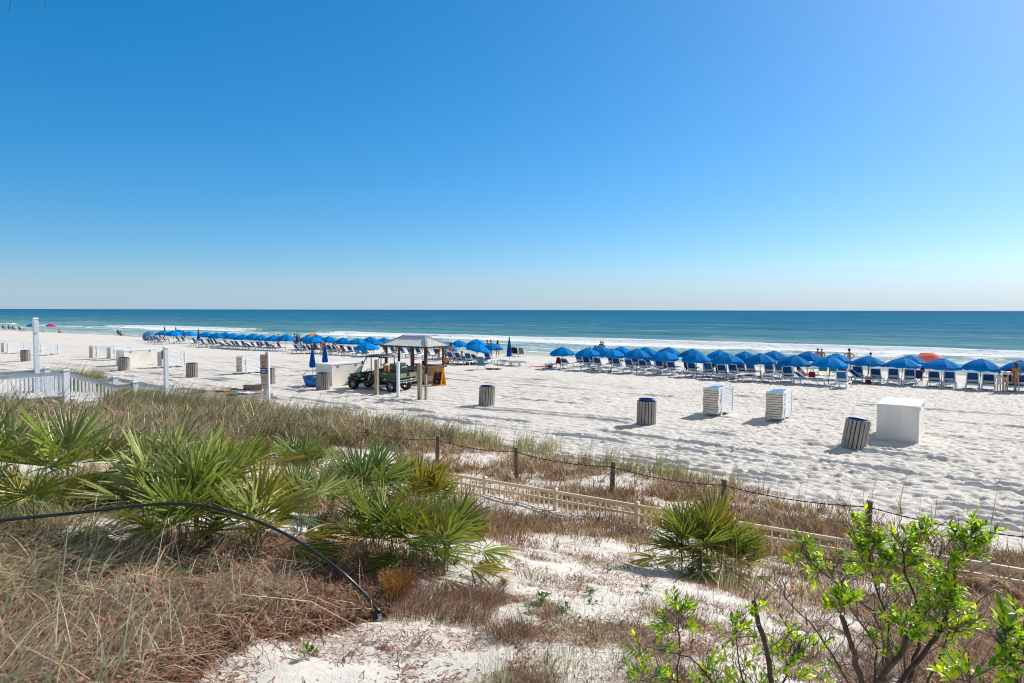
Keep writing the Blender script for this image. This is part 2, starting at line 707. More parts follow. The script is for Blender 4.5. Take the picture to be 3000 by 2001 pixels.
# ------------------------------------------------------------------ sand and terrain
def lines(core0, core1, step, out, grow=1.18, lim=(-700, 700)):
    a = list(np.arange(core0, core1, step))
    st, x = step, core1
    while x < lim[1]:
        a.append(x)
        st = min(st * grow, out)
        x += st
    a.append(lim[1])
    st, x, b = step, core0, []
    while x > lim[0]:
        st = min(st * grow, out)
        x -= st
        b.append(x)
    return np.array(sorted(set(np.round(b + a, 4))))


def grid_faces(nu, ns):
    i = np.arange(nu * ns).reshape(ns, nu)
    return np.stack([i[:-1, :-1].ravel(), i[:-1, 1:].ravel(), i[1:, 1:].ravel(), i[1:, :-1].ravel()], 1)


gu = lines(-12, 26, 0.055, 30, 1.02, (-900, 900))
gs_ = np.concatenate([np.array([-80, -50, -30, -18, -10, -6, -4, -2.5]), np.arange(-1.5, 15.5, 0.085), np.arange(15.5, 38, 0.055), np.arange(38.1, 52, .11), np.arange(52.2, 66, 0.2), np.array([68, 72, 80, 95, 130, 200, 400])])
U, S_ = np.meshgrid(gu, gs_)
Zg = ground_z(U, S_)
fine = sst(14.5, 17.5, S_) * (1 - sst(58, 62, S_))
# trampled sand: dents of feet, larger scuffs, and grooves of beach traffic that run along the shore
wu, ws = U + 0.35 * (vnoise(U / 0.9, S_ / 0.9, 40) - .5), S_ + 0.35 * (vnoise(U / 0.9, S_ / 0.9, 41) - .5)
d1 = vnoise(wu / 0.19, ws / 0.17, 31)
d2 = vnoise(wu / 0.36 + 3, ws / 0.30, 32)
d3 = vnoise(wu / 1.5, ws / 1.3, 36)
patch = 0.55 + 0.9 * vnoise(U / 6, S_ / 5, 33)
d0 = vnoise(wu / 0.125, ws / 0.115, 37)
rel = -0.05 * sst(0.55, 0.8, d1) - 0.035 * sst(0.6, 0.85, d2) - 0.042 * sst(.55, .8, d0) + 0.03 * (vnoise(wu / 0.09, ws / 0.09, 34) - 0.5) - 0.012 * sst(.55, .9, d3)
tr = np.zeros_like(U)
for s0, wd, am, sd_ in ((17.3, .10, .07, 1), (17.75, .10, .07, 1), (18.9, .11, .08, 2), (19.5, .11, .07, 2), (20.6, .12, .10, 3), (21.1, .10, .07, 3), (22.3, .13, .08, 4), (24.2, .14, .08, 6), (24.9, .12, .06, 6), (28.6, .13, .06, 5), (33.5, .16, .06, 7), (36.5, .2, .05, 8)):
    c = s0 + 1.1 * (vnoise(U / 14, U * 0 + sd_, 50) - .5) + .25 * (vnoise(U / 2.4, U * 0 + sd_, 55) - .5)
    k = am * (0.25 + 1.3 * sst(.35, .75, vnoise(U / 1.6, U * 0 + sd_ * 3, 51)))
    tr += -k * np.exp(-((S_ - c) / wd) ** 2) + 0.7 * k * np.exp(-((S_ - c - wd * 1.9) / wd) ** 2) + .4 * k * np.exp(-((S_ - c + wd * 1.8) / wd) ** 2)
cover = 1 - sst(-48, -58, U) * 0.4
rip = 0.022 * np.sin(S_ * 21 + 5 * vnoise(U / 1.2, S_ / 2, 60)) * (1 - sst(20, 24, S_)) * sst(15.5, 17, S_) * sst(.35, .6, vnoise(U / 3, S_ / 2, 61))
Zg = Zg + fine * cover * (.8 * rel * patch + .8 * tr + rip)
dn = (1 - sst(14.5, 17.5, S_)) * sst(-1.5, 0, S_)
Zg = Zg + dn * (0.035 * (vnoise(U / .28, S_ / .28, 70) - .5) + 0.05 * (fbm(U / .9, S_ / .9, 71, 2) - .5))

N = NT('white_sand')
tc = N.n('ShaderNodeTexCoord').outputs['Object']
n1 = N.n('ShaderNodeTexNoise', Vector=tc, Scale=0.35, Detail=5.0, Roughness=0.6).outputs[0]
n2 = N.n('ShaderNodeTexNoise', Vector=tc, Scale=9.0, Detail=6.0, Roughness=0.7).outputs[0]
n3 = N.n('ShaderNodeTexNoise', Vector=tc, Scale=60.0, Detail=3.0, Roughness=0.7).outputs[0]
c = N.ramp(n1, [(0.3, (.64, .60, .54)), (0.7, (.74, .705, .65))])
c = N.mix(0.5, c, N.ramp(n2, [(0.3, (.53, .48, .42)), (0.62, (.77, .735, .68))]))
wet = N.n('ShaderNodeAttribute', _attribute_name='wet').outputs['Fac']
c = N.mix(wet, c, (.34, .32, .29))
h = N.math('ADD', N.math('MULTIPLY', n2, 1.0), N.math('MULTIPLY', n3, 0.35))
b = N.n('ShaderNodeBump', Height=h, Strength=0.55, Distance=0.03)
p = N.n('ShaderNodeBsdfPrincipled', Base__Color=c, Roughness=0.9, Normal=b.outputs[0])
p.inputs['Specular IOR Level'].default_value = 0.15
N.link(p.outputs[0], N.out.inputs[0])
wet_edge = 60.6 + 1.2 * vnoise(U / 6, U * 0, 80)
me = np_mesh('sand', np.stack([U, S_, Zg], -1).reshape(-1, 3), [grid_faces(len(gu), len(gs_))], None, N.m, True, {'wet': sst(0, 1.6, S_ - wet_edge).ravel()})
o = link('sand', me, None, (0, 0, 0), TH)
tag(o, None, None, None, 'structure')

# ------------------------------------------------------------------ sea
SEA_Z = -0.40
su = lines(-235, 130, 0.65, 4000, 1.12, (-60000, 60000))
ss = np.concatenate([np.arange(58, 82, 0.35), np.arange(82, 126, 0.3), np.arange(126, 200, 1.2), 200 * 1.06 ** np.arange(0, 98)])
U, S_ = np.meshgrid(su, ss)
near = 1 - sst(200, 420, S_)
Z = np.full_like(U, SEA_Z)
sw = S_ + 5 * vnoise(U / 45, U * 0 + 2, 90) + 2 * vnoise(U / 14, S_ / 30, 95)
Z += near * (0.10 * np.sin(sw * 2 * np.pi / 13.0) * vnoise(U / 30, S_ / 25, 91) + 0.16 * (fbm(U / 7, S_ / 2.6, 92, 3) - .5))
foam = np.zeros_like(U)


def breaker(s_line, amp, front, back, fw, seed):
    """a wave front: steep face to the shore, long back, foam in front of the crest where it has broken"""
    global Z, foam
    d = S_ - s_line
    Z = Z + amp * np.where(d < 0, np.exp(-(d / front) ** 2), np.exp(-(d / back) ** 2))
    br = sst(.12, .42, amp + .25 * (vnoise(U / 5, U * 0, seed) - .5))
    foam = np.maximum(foam, br * sst(-fw, -fw * .35, d) * (1 - sst(-.1, .8, d)))
    foam = np.maximum(foam, .55 * br * sst(-fw * 2.4, -fw * .9, d) * (1 - sst(-.5, .5, d)))


l1 = 94 + 4 * (vnoise(U / 38, U * 0, 100) - .5) + 1.4 * (vnoise(U / 9, U * 0, 101) - .5)
broken = np.clip(.8 + .4 * (vnoise(U / 22, U * 0, 102) - .4), 0, 1) * (1 - .8 * sst(-190, -225, U))
gap = np.exp(-((U + 124) / 11) ** 2)
breaker(l1, .62 * broken * (1 - .2 * gap), 1.5, 5, 9 + 7 * vnoise(U / 12, U * 0, 103), 104)
foam *= (1 - .9 * np.clip(gap, 0, 1))
l2 = 110 + 5 * (vnoise(U / 30, U * 0, 110) - .5) + 1.5 * (vnoise(U / 8, U * 0, 111) - .5)
breaker(l2, np.clip(.42 * sst(10, 34, U) + .22 * sst(.5, .8, vnoise(U / 24, U * 0, 112)) * sst(-30, 5, U), 0, 1), 1.6, 6, 15, 114)
l2b = 101.5 + 3 * (vnoise(U / 22, U * 0, 116) - .5)
foam = np.maximum(foam, .9 * sst(24, 40, U) * np.exp(-((S_ - l2b) / 9) ** 2))
l3 = 84 + 4 * (vnoise(U / 26, U * 0, 120) - .5) + 1.2 * (vnoise(U / 7, U * 0, 121) - .5)
breaker(l3, .26 * sst(.3, .65, vnoise(U / 20, U * 0, 122)), 1.0, 3, 5, 124)
l4 = 75 + 4 * (vnoise(U / 24, U * 0, 130) - .5) + 1.2 * (vnoise(U / 6, U * 0, 131) - .5)
breaker(l4, .2 * sst(.25, .6, vnoise(U / 16, U * 0, 132)), .9, 2.5, 3.5, 134)
l5 = 67.5 + 2 * (vnoise(U / 14, U * 0, 140) - .5) + .8 * (vnoise(U / 4, U * 0, 141) - .5)
foam = np.maximum(foam, .75 * np.exp(-((S_ - l5) / 1.1) ** 2) * sst(.3, .6, vnoise(U / 12, U * 0, 143)))
edge = 62.8 + 1.1 * (vnoise(U / 9, U * 0, 145) - .5) + .5 * (vnoise(U / 2.5, U * 0, 146) - .5)
foam = np.maximum(foam, .8 * np.exp(-((S_ - edge) / .5) ** 2))
mid = sst(64, 68, S_) * (1 - sst(90, 97, S_))
foam = np.maximum(foam, mid * .66 * sst(.32, .62, fbm(U / 16, S_ / 6, 150, 3)))
l6 = 128 + 7 * (vnoise(U / 40, U * 0, 160) - .5)
Z += .3 * np.exp(-((S_ - l6) / 3) ** 2) * sst(.25, .6, vnoise(U / 50, U * 0, 161))
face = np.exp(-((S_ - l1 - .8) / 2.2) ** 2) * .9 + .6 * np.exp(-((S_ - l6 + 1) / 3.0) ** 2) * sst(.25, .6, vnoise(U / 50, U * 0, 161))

N = NT('sea_water')
tc = N.n('ShaderNodeTexCoord').outputs['Object']
dep = N.n('ShaderNodeAttribute', _attribute_name='depth').outputs['Fac']
fm = N.n('ShaderNodeAttribute', _attribute_name='foam').outputs['Fac']
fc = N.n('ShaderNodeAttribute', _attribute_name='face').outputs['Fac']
mp = lambda sc: N.n('ShaderNodeMapping', Vector=tc, Scale=sc).outputs[0]
st = N.n('ShaderNodeTexNoise', Vector=mp((.02, .07, .02)), Scale=1.0, Detail=6.0, Roughness=0.65).outputs[0]
st2 = N.n('ShaderNodeTexNoise', Vector=mp((.16, .6, .2)), Scale=1.0, Detail=5.0, Roughness=0.65).outputs[0]
dd = N.math('MULTIPLY_ADD', N.math('SUBTRACT', st, .5), .16, dep)
c = N.ramp(dd, [(0.0, (.42, .46, .40)), (.025, (.26, .40, .40)), (.08, (.165, .34, .37)), (.14, (.065, .22, .275)), (.25, (.018, .155, .25)), (.45, (.009, .135, .25)), (.75, (.009, .115, .235)), (1.0, (.016, .125, .25))])
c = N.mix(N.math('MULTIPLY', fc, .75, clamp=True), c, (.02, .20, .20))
st3 = N.n('ShaderNodeTexNoise', Vector=mp((.035, .16, .05)), Scale=1.0, Detail=4.0, Roughness=0.6).outputs[0]
st4 = N.n('ShaderNodeTexNoise', Vector=mp((.006, .03, .01)), Scale=1.0, Detail=4.0, Roughness=0.6).outputs[0]
st2 = N.math('ADD', N.math('MULTIPLY', st2, .42), N.math('ADD', N.math('MULTIPLY', st3, .36), N.math('MULTIPLY', st4, .22)))
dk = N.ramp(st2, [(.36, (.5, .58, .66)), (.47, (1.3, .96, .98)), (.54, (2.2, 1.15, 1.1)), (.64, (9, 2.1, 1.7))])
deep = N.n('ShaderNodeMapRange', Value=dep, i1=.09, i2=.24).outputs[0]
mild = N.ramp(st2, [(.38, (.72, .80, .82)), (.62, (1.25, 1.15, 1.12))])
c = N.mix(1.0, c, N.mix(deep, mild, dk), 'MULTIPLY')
fa = N.n('ShaderNodeTexNoise', Vector=mp((.30, .65, .7)), Scale=1.0, Detail=6.0, Roughness=0.7).outputs[0]
fb = N.n('ShaderNodeTexNoise', Vector=mp((1.1, 2.6, 1)), Scale=1.0, Detail=6.0, Roughness=0.7, Distortion=.6).outputs[0]
fn = N.math('ADD', N.math('MULTIPLY', fa, .5), N.math('MULTIPLY', fb, .5))
th = N.math('SUBTRACT', .69, N.math('MULTIPLY', fm, .335))
fmask = N.n('ShaderNodeMapRange', Value=fn, i1=th, i2=N.math('ADD', th, .09)).outputs[0]
fmask = N.math('MULTIPLY', fmask, N.math('GREATER_THAN', fm, .02), clamp=True)
c = N.mix(fmask, c, (.80, .83, .84))
b1 = N.n('ShaderNodeTexNoise', Vector=mp((.5, 1.2, 1)), Scale=1.0, Detail=6.0, Roughness=0.6).outputs[0]
hgt = N.math('ADD', N.math('MULTIPLY', b1, .5), N.math('MULTIPLY', fmask, .25))
bmp = N.n('ShaderNodeBump', Height=hgt, Strength=.8, Distance=.5)
rough = N.math('MULTIPLY_ADD', fmask, .6, .22)
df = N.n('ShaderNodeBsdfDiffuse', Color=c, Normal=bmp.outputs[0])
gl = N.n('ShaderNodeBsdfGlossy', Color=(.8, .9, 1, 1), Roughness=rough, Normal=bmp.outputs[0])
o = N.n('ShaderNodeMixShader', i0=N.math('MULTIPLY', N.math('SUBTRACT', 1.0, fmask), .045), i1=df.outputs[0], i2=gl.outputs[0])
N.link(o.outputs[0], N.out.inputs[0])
dpt = np.clip(np.log10(np.maximum(S_, 60) / 60) / 2.2, 0, 1)
me = np_mesh('sea_water', np.stack([U, S_, Z], -1).reshape(-1, 3), [grid_faces(len(su), len(ss))], None, N.m, True,
             {'depth': dpt.ravel(), 'foam': foam.ravel(), 'face': face.ravel()})
o = link('sea_water', me, None, (0, 0, 0), TH)
tag(o, None, None, None, 'structure')
del U, S_, Z, Zg, foam, face
# ------------------------------------------------------------------ shared materials
M_WHITE = mat('white_plastic', (.86, .85, .82), .45, .04, 3)
M_BEIGE = mat('weathered_plastic', (.74, .63, .49), .6, .06, 4)
M_SLING = mat('blue_sling', (.006, .075, .235), .7, .12, 12, trans=.12, fade=.2)
M_SLINGT = mat('faded_sling', (.04, .21, .50), .7, .1, 9)
M_CANOPY = mat('blue_canvas', (.0, .225, .60), .8, .1, 3, trans=.16, spec=.05, fade=.14)
M_CANOPYD = mat('blue_canvas_folded', (.003, .09, .36), .8, .2, 9, spec=.05)
M_POLE = mat('pole_wood', (.11, .06, .035), .6, .2, 20)
M_STEEL = mat('bare_steel', (.45, .45, .45), .35, .1, 20, metal=.8)
M_SLAT = mat('grey_slat', (.37, .325, .265), .8, .25, 7, .3, stretch=(4, 4, .5))
M_LINER = mat('blue_liner', (.01, .05, .3), .35, .15, 4)
M_BLACK = mat('black_plastic', (.012, .012, .013), .45, .2, 8)
M_RUBBER = mat('tyre_rubber', (.02, .02, .02), .8, .3, 20)
M_WOOD = mat('weathered_timber', (.36, .29, .21), .85, .3, 6, .4, stretch=(3, 3, .4))
M_WOODG = mat('grey_timber', (.34, .32, .29), .85, .3, 6, .4)
M_BROWN = mat('dark_brown_timber', (.07, .035, .02), .6, .25, 8)
M_PVC = mat('white_vinyl', (.70, .73, .76), .4, .05, 2)
M_GREYCAP = mat('grey_composite', (.27, .29, .30), .6, .15, 8)
M_ALU = mat('beige_metal', (.78, .63, .42), .45, .08, 5)
M_ROPE = mat('dark_rope', (.10, .095, .09), .9, .5, 60)
M_BOX = mat('white_panel', (.85, .78, .67), .6, .10, 1.3)
M_BOXTOP = mat('white_lid', (.82, .81, .79), .5, .04, 2)


def fab(c):
    return mat('fabric_' + c, CLOTH[c], .8, .15)


# ------------------------------------------------------------------ umbrellas
def canopy_mesh(Rr=1.04, rise=.46, n=8, val=.13, squash=1.0):
    mb = MB()
    m, k = 5, 4
    vs, fs = [], []
    na = n * k
    for i in range(m + 1):
        t = i / m
        for j in range(na):
            a = 2 * math.pi * j / na
            w = math.sin(math.pi * (j % k) / k)
            r = Rr * t * (1 - .045 * w * t)
            z = rise * (1 - t ** 1.75) - .05 * w * t * (1 - .3 * t)
            vs.append((r * math.cos(a), r * math.sin(a) * squash, z))
    for j in range(na):
        a = 2 * math.pi * j / na
        w = math.sin(math.pi * (j % k) / k)
        r = Rr * (1 - .045 * w) + .015
        vs.append((r * math.cos(a), r * math.sin(a) * squash, -.05 * w * .7 - val - .025 * w))
    for i in range(m + 1):
        for j in range(na):
            a, b = i * na + j, i * na + (j + 1) % na
            fs.append((a, a + na, b + na, b))
    mb.add(vs, fs)
    return mb


def rib_mb(Rr=.99, rise=.46, n=8):
    mb = MB()
    for j in range(n):
        a = 2 * math.pi * j / n
        pts = []
        for i in range(5):
            t = i / 4
            pts.append((Rr * t * math.cos(a), Rr * t * math.sin(a), rise * (1 - t ** 1.75) - .03))
        mb.tube(pts, .008, 4)
    return mb


def make_umbrella(h=1.27):
    t = thing('beach_umbrella', 'x', 'umbrella', (0, 0, 0), 0)
    c = part(canopy_mesh().build('canopy', M_CANOPY, t, (0, 0, h)))
    part(rib_mb().build('rib_frame', M_STEEL, t, (0, 0, h)))
    p = MB().tube([(0, 0, -.3), (0, 0, h + .45)], .02, 8)
    part(p.build('pole', M_POLE, t))
    f = MB().lathe([(.0, .07), (.018, .05), (.022, .02), (.05, 0), (.06, -.03)], 8)
    part(f.build('finial', M_CANOPYD, t, (0, 0, h + .47)))
    v = MB().lathe([(.05, .02), (.22, -.035), (.26, -.07)], 16)
    part(v.build('vent_flap', M_CANOPY, t, (0, 0, h + .475)))
    return t


UMB = None
UMB_POS = {}


def umbrella(px, s0, label, group, tilt=(0, 0), dz=0.0):
    global UMB
    p = stand(px, s0)
    if UMB is None:
        UMB = make_umbrella()
        o = UMB
        o.location = p
        tag(o, label, None, group)
    else:
        o = dup(UMB, p, 0, label, group)
    o.location.z += dz
    q = random.uniform(.95, 1.04)
    o.scale = (q, q, random.uniform(.96, 1.05))
    o.rotation_euler = (tilt[0] + random.uniform(-.05, .05), tilt[1] + random.uniform(-.05, .05), random.uniform(0, .78))
    return o


# right group (beside the pink sand toys): pole pixel column and distance to the sea
FR = [(1649, 46.3), (1724, 46.3), (1792, 46.2), (1866, 46.2), (1947, 46.2), (2042, 46.2), (2132, 46.0), (2230, 46.3), (2327, 46.2), (2431, 46.2)]
FR2 = [(2546, 50.2), (2646, 50.0), (2763, 50.0), (2876, 50.0), (2991, 50.0)]
BK = [(1759, 51), (1820, 51.3), (1893, 51), (1958, 50.6), (2027, 50.6), (2110, 50.6), (2185, 50.5), (2269, 50.9), (2368, 51.2), (2453, 51)]
G1, G2, G3 = 'blue umbrellas of the row by the pink sand toys', 'blue umbrellas of the row beyond the kiosk', 'folded blue umbrellas'
for i, (px, s) in enumerate(FR):
    umbrella(px, s, f'open blue umbrella, {ORD[i]} from the pink sand toys in the landward row', G1)
for i, (px, s) in enumerate(FR2):
    umbrella(px, s, f'open blue umbrella nearer the surf, {ORD[i]} in line from the woman in red', G1)
for i, (px, s) in enumerate(BK):
    umbrella(px, s, f'open blue umbrella of the seaward row, {ORD[i]} from the pink sand toys', G1)
umbrella(2672, 54, 'blue umbrella half hidden behind another, beside the coral umbrella', G1)
# the long row to the left of the pink sand toys: fronts and backs, counted outward from the folded one nearest those toys
LF = [(1442, 48.6), (1392, 46), (1300, 49), (1094, 48), (1047, 48.4), (1006, 47.5), (963, 49), (918, 47), (836, 48.2), (802, 48), (766, 48), (741, 48), (712, 48), (682, 47.8), (659, 49),
      (634, 48), (603, 49), (553, 51), (507, 49), (478, 50)]
LB = [(1395, 53), (1345, 52), (1124, 52), (1084, 52.5), (930, 52), (902, 51), (524, 54)]
for i, (px, s) in enumerate(LF):
    tl = (0, 0)
    if px in (1392, 1300):
        tl = (.1, .22)
    umbrella(px, s, f'open blue umbrella of the long landward row, {ORD[i]} from the teal beach chair', G2, tl)
for i, (px, s) in enumerate(LB):
    umbrella(px, s, f'open blue umbrella set behind the long row, {ORD[i]} from the teal beach chair', G2)
umbrella(1074, 40.2, 'blue umbrella open beside the parked utility cart', 'open umbrellas away from the rows')
# far lone umbrellas
o = umbrella(93, 60, 'blue umbrella with white canopy corner behind the tall white lamp post', 'open umbrellas away from the rows')


def lone(px, s, colname, label, tilt, n=8, h=1.3, sc=1.0):
    p = stand(px, s)
    t = thing('beach_umbrella', label, 'umbrella', p, 0, 'open umbrellas away from the rows')
    m = mat('canvas_' + colname, {'pink': (.8, .01, .30), 'coral': (.85, .22, .16), 'light': (.06, .26, .62), 'rainbow': (.02, .12, .42)}[colname], .75, .12, 4, trans=.35)
    head = MB().tube([(0, 0, -.3), (0, 0, h + .45)], .02, 8).build('pole', M_STEEL, t)
    mb = canopy_mesh(1.0, .46, n, .02)
    c = mb.build('canopy', m, t, (0, 0, h))
    if colname == 'rainbow':
        for nm, cc in (('yellow', (.75, .42, .02)), ('red_panel', (.6, .02, .02)), ('green_panel', (.02, .3, .1))):
            c.data.materials.append(mat('canvas_' + nm, cc, .75))
        for q in c.data.polygons:
            a = int(((math.atan2(q.center.y, q.center.x) / math.pi * 4) + 8) % 8)
            q.material_index = a % 4
    rib_mb(.98, .46, n).build('rib_frame', M_STEEL, t, (0, 0, h))
    t.rotation_euler = (*tilt, .3)
    t.scale = (sc,) * 3
    return t


lone(148, 63, 'pink', 'bright pink umbrella standing near the water line', (.1, .1), 8, 1.35)
lone(2718, 60, 'coral', 'coral umbrella tilted toward the land in front of the surf', (.55, -.25), 8, 1.35, 1.05)
lone(437, 53, 'light', 'light blue striped umbrella tipped on its side at the end of the row', (.9, .5), 8, .9, 1.1)
lone(914, 53, 'rainbow', 'umbrella with rainbow panels peeking over a blue umbrella', (0, .1), 8, 1.45)


def folded(px, s, label, h=2.0):
    p = stand(px, s)
    t = thing('folded_umbrella', label, 'umbrella', p, 0, G3)
    mb = MB()
    n, vs, fs = 32, [], []
    prof = [(1.0, .035), (.93, .05), (.75, .085), (.5, .13), (.25, .17), (.06, .185), (0, .15)]
    for q, r in prof:
        for k in range(n):
            a = 2 * math.pi * k / n
            rr = r * (1 + .28 * math.cos(8 * a + q * 2) * min(1, (1.05 - q) * 2))
            vs.append((rr * math.cos(a), rr * math.sin(a), h * (.24 + .74 * q)))
    for i in range(len(prof) - 1):
        for k in range(n):
            a, b = i * n + k, i * n + (k + 1) % n
            fs.append((a, a + n, b + n, b))
    mb.add(vs, fs).build('folded_canopy', M_CANOPYD, t, smooth=True)
    MB().tube([(0, 0, -.3), (0, 0, h)], .021, 8).build('pole', M_STEEL, t)
    MB().lathe([(0, .08), (.02, .06), (.025, 0), (.055, -.02)], 8).build('finial', M_BLACK, t, (0, 0, h))
    MB().lathe([(.15, 0), (.155, .02), (.15, .04)], 16).build('strap', M_BLACK, t, (0, 0, h * .58))
    return t


folded(914, 31.0, 'folded blue umbrella above the blue tub beside the slatted bin', 1.95)
folded(951, 34.0, 'folded blue umbrella behind the white box next to the cart', 1.95)
folded(581, 50, 'folded blue umbrella between open ones far along the row', 2.1)
folded(869.5, 48, 'folded blue umbrella beside two standing bathers', 2.1)
folded(1492, 49.5, 'tall folded blue umbrella next to dark folding chairs near the water', 2.3)

# ------------------------------------------------------------------ loungers
def make_lounger(beta):
    t = thing('sun_lounger', 'x', 'sun lounger', (0, 0, 0), 0)
    fr = MB()
    for sx in (-1, 1):
        fr.tube([(sx * .31, -.92, .30), (sx * .315, -.6, .335), (sx * .315, .5, .335), (sx * .31, .98, .30)], .034, 6)
    for y in (-.9, -.35, .95):
        fr.bar((-.31, y, .31), (.31, y, .31), .09, .07)
    part(fr.build('frame', M_WHITE, t))
    for sx in (-1, 1):
        for y, sl in ((-.8, -.06), (.8, .06)):
            lg = MB().tube([(sx * .31, y, .31), (sx * .325, y + sl * .5, .14), (sx * .33, y + sl, -.02)], [.05, .036, .045], 6)
            part(lg.build('leg', M_WHITE, t))
    st = MB()
    ys = [-.34, .1, .55, .95]
    zs = [.345, .325, .325, .345]
    for i in range(3):
        st.add([(-.28, ys[i], zs[i]), (.28, ys[i], zs[i]), (.28, ys[i + 1], zs[i + 1]), (-.28, ys[i + 1], zs[i + 1])], [(0, 1, 2, 3)])
    part(st.build('seat_sling', M_SLING, t))
    y0, z0, L = -.34, .36, .78
    c, s = math.cos(beta), math.sin(beta)
    q = lambda x, l, n=0: (x, y0 - l * c + n * s, z0 + l * s + n * c)
    bk = MB()
    bk.tube([q(-.285, 0), q(-.285, L - .09), q(-.24, L), q(.24, L), q(.285, L - .09), q(.285, 0)], .032, 6)
    bo = part(bk.build('back_frame', M_WHITE, t))
    sl = MB()
    sl.add([q(-.26, .03), q(.26, .03), q(.26, L * .5, -.02), q(-.26, L * .5, -.02), q(.25, L), q(-.25, L)], [(0, 1, 2, 3), (3, 2, 4, 5)])
    part(sl.build('back_sling', M_SLING, bo))
    bd = MB()
    bd.add([q(-.25, L * .17, -.035), q(.25, L * .17, -.035), q(.25, L * .38, -.035), q(-.25, L * .38, -.035)], [(0, 1, 2, 3)])
    bd.add([q(-.25, L * .17, -.045), q(-.25, L * .38, -.045), q(.25, L * .38, -.045), q(.25, L * .17, -.045)], [(0, 1, 2, 3)])
    part(bd.build('back_strap', M_BEIGE, bo))
    return t


LPROTO = {}


def lounger(px, s0, label, group, beta=55, rot=0.0, pos=None):
    p = pos if pos is not None else stand(px, s0)
    rz = TH + rot
    if beta not in LPROTO:
        o = LPROTO[beta] = make_lounger(R(beta))
        o.location, o.rotation_euler = p, (0, 0, rz)
        tag(o, label, None, group)
    else:
        o = dup(LPROTO[beta], p, rz, label, group)
    return o


GL = 'sun loungers set out in rows'
fr = [1724, 1755, 1810, 1847, 1887, 1935, 1970, 2031, 2078, 2118, 2152]
for i, px in enumerate(fr):
    lounger(px + 6, 46.6 + .25 * (i % 3), f'white lounger with blue back, {ORD[i]} of the landward row from the pink sand toys', GL, random.choice((55, 60)), random.uniform(-.06, .06))
lounger(1625, 46.6, 'empty flat lounger beside the pink sand toys', GL, 0)
lounger(1668, 47.0, 'lounger with a low back beside the pole of the lone end umbrella', GL, 35)
lounger(2198, 45.4, 'flat white lounger without raised back, nearer the pink sand toys of two flat ones', GL, 0, .15)
lounger(2252, 45.6, 'flat white lounger without raised back, nearer the surf-side people of two flat ones', GL, 0, .2)
lounger(2316, 46.6, 'lounger with raised blue back under the white towel', GL, 60)
lounger(2374, 45.3, 'lounger turned sideways with the woman in the straw hat', GL, 35, -.75)
lounger(2474, 44.6, 'lounger standing out in front of the row near the single pole', GL, 60)
for i, (px, s) in enumerate(((1706, 50.2), (1737, 50.6), (1800, 50.6), (1872, 50.2), (1904, 50.2), (1936, 50), (1976, 50), (2034, 49.6), (2177, 49.6), (2208, 49.6), (2260, 49.4), (2292, 49.2))):
    lounger(px, s, f'white lounger with blue back, {ORD[i]} of the seaward row from the pink sand toys', GL, 60, random.uniform(-.06, .06))
lounger(2476, 48.4, 'raised lounger just seaward of the one standing out in front', GL, 60)
lounger(2520, 50.4, 'raised lounger half hidden by one turned along the shore', GL, 60)
lounger(2535, 48.9, 'lounger turned along the shore with its back toward the surf side', GL, 35, -2.0)
for i, px in enumerate((2573, 2623, 2671, 2744, 2788, 2855, 2902, 2972, 2999)):
    lounger(px, 49.8 - .15 * (px > 2700), f'white lounger with raised blue back, {ORD[i]} in the sparse line beyond the sideways lounger', GL, 60 if i % 3 else 55, random.uniform(-.05, .05))
# the long row by the kiosk: pairs of loungers under each umbrella
k = 0
for i, (px, s) in enumerate(LF):
    if px in (1300,):
        continue
    p = stand(px, s)
    u, s_ = US(p)
    for j, du in enumerate((-.62, .62)):
        b = random.choice((60, 55, 35, 60))
        s1 = s_ - .9 + random.uniform(-.3, .3)
        q = W(u + du + random.uniform(-.15, .15), s1)
        q.z = gz(q)
        lounger(0, 0, f'reclined blue lounger, {ORD[k] if k < len(ORD) else k} along the long row from the teal beach chair', GL, b, random.uniform(-.12, .12), q)
        k += 1
for i, px in enumerate((1318, 1290, 1262, 1236, 1212, 1190, 1162, 1140)):
    lounger(px, 49 + .6 * (i % 2), f'blue lounger seen through the open kiosk, {ORD[i]} from its sign side', GL, random.choice((55, 60)), random.uniform(-.1, .1))
lounger(1425, 46.5, 'lounger lying flat between teal chair and two bathers', GL, 0, .5)
lounger(1475, 47.0, 'flat white lounger beyond the teal beach chair', GL, 0, .9)
lounger(1500, 46.6, 'flat lounger below the tall folded umbrella', GL, 0, 1.1)
lounger(1520, 46.9, 'flat lounger closest to the pair of dark folding chairs', GL, 0, 1.0)

# ------------------------------------------------------------------ stacked loungers
def make_stacked():
    t = thing('stacked_lounger', 'x', 'sun lounger', (0, 0, 0), 0)
    mb = MB()
    prof = [(-.93, .035), (-.86, .078), (.28, .078), (.50, -.02), (.95, .0)]
    for sx in (-1, 1):
        for (y0, z0), (y1, z1) in zip(prof[:-1], prof[1:]):
            mb.bar((sx * .31, y0, z0), (sx * .31, y1, z1), .05, .088)
    mb.bar((-.31, .95, 0), (.31, .95, 0), .05, .06)
    part(mb.build('frame', M_WHITE, t))
    hd = MB()
    hd.prism([(-.32, .0), (.32, .0), (.335, .025), (.315, .079), (-.315, .079), (-.335, .025)], -.965, -.925)
    part(hd.build('head_bar', M_BEIGE, t))
    s = MB()
    for (y0, z0), (y1, z1) in zip([(-.92, .085), (.26, .085), (.48, -.01)], [(.26, .085), (.48, -.01), (.94, .02)]):
        s.add([(-.28, y0, z0), (.28, y0, z0), (.28, y1, z1), (-.28, y1, z1)], [(0, 1, 2, 3)])
    part(s.build('sling', M_SLINGT, t))
    for y in (-.55, .9):
        for sx in (-1, 1):
            lg = MB().box((sx * .345, y, .0), (.03, .13, .125))
            part(lg.build('leg', M_WHITE, t))
    return t


STK = None


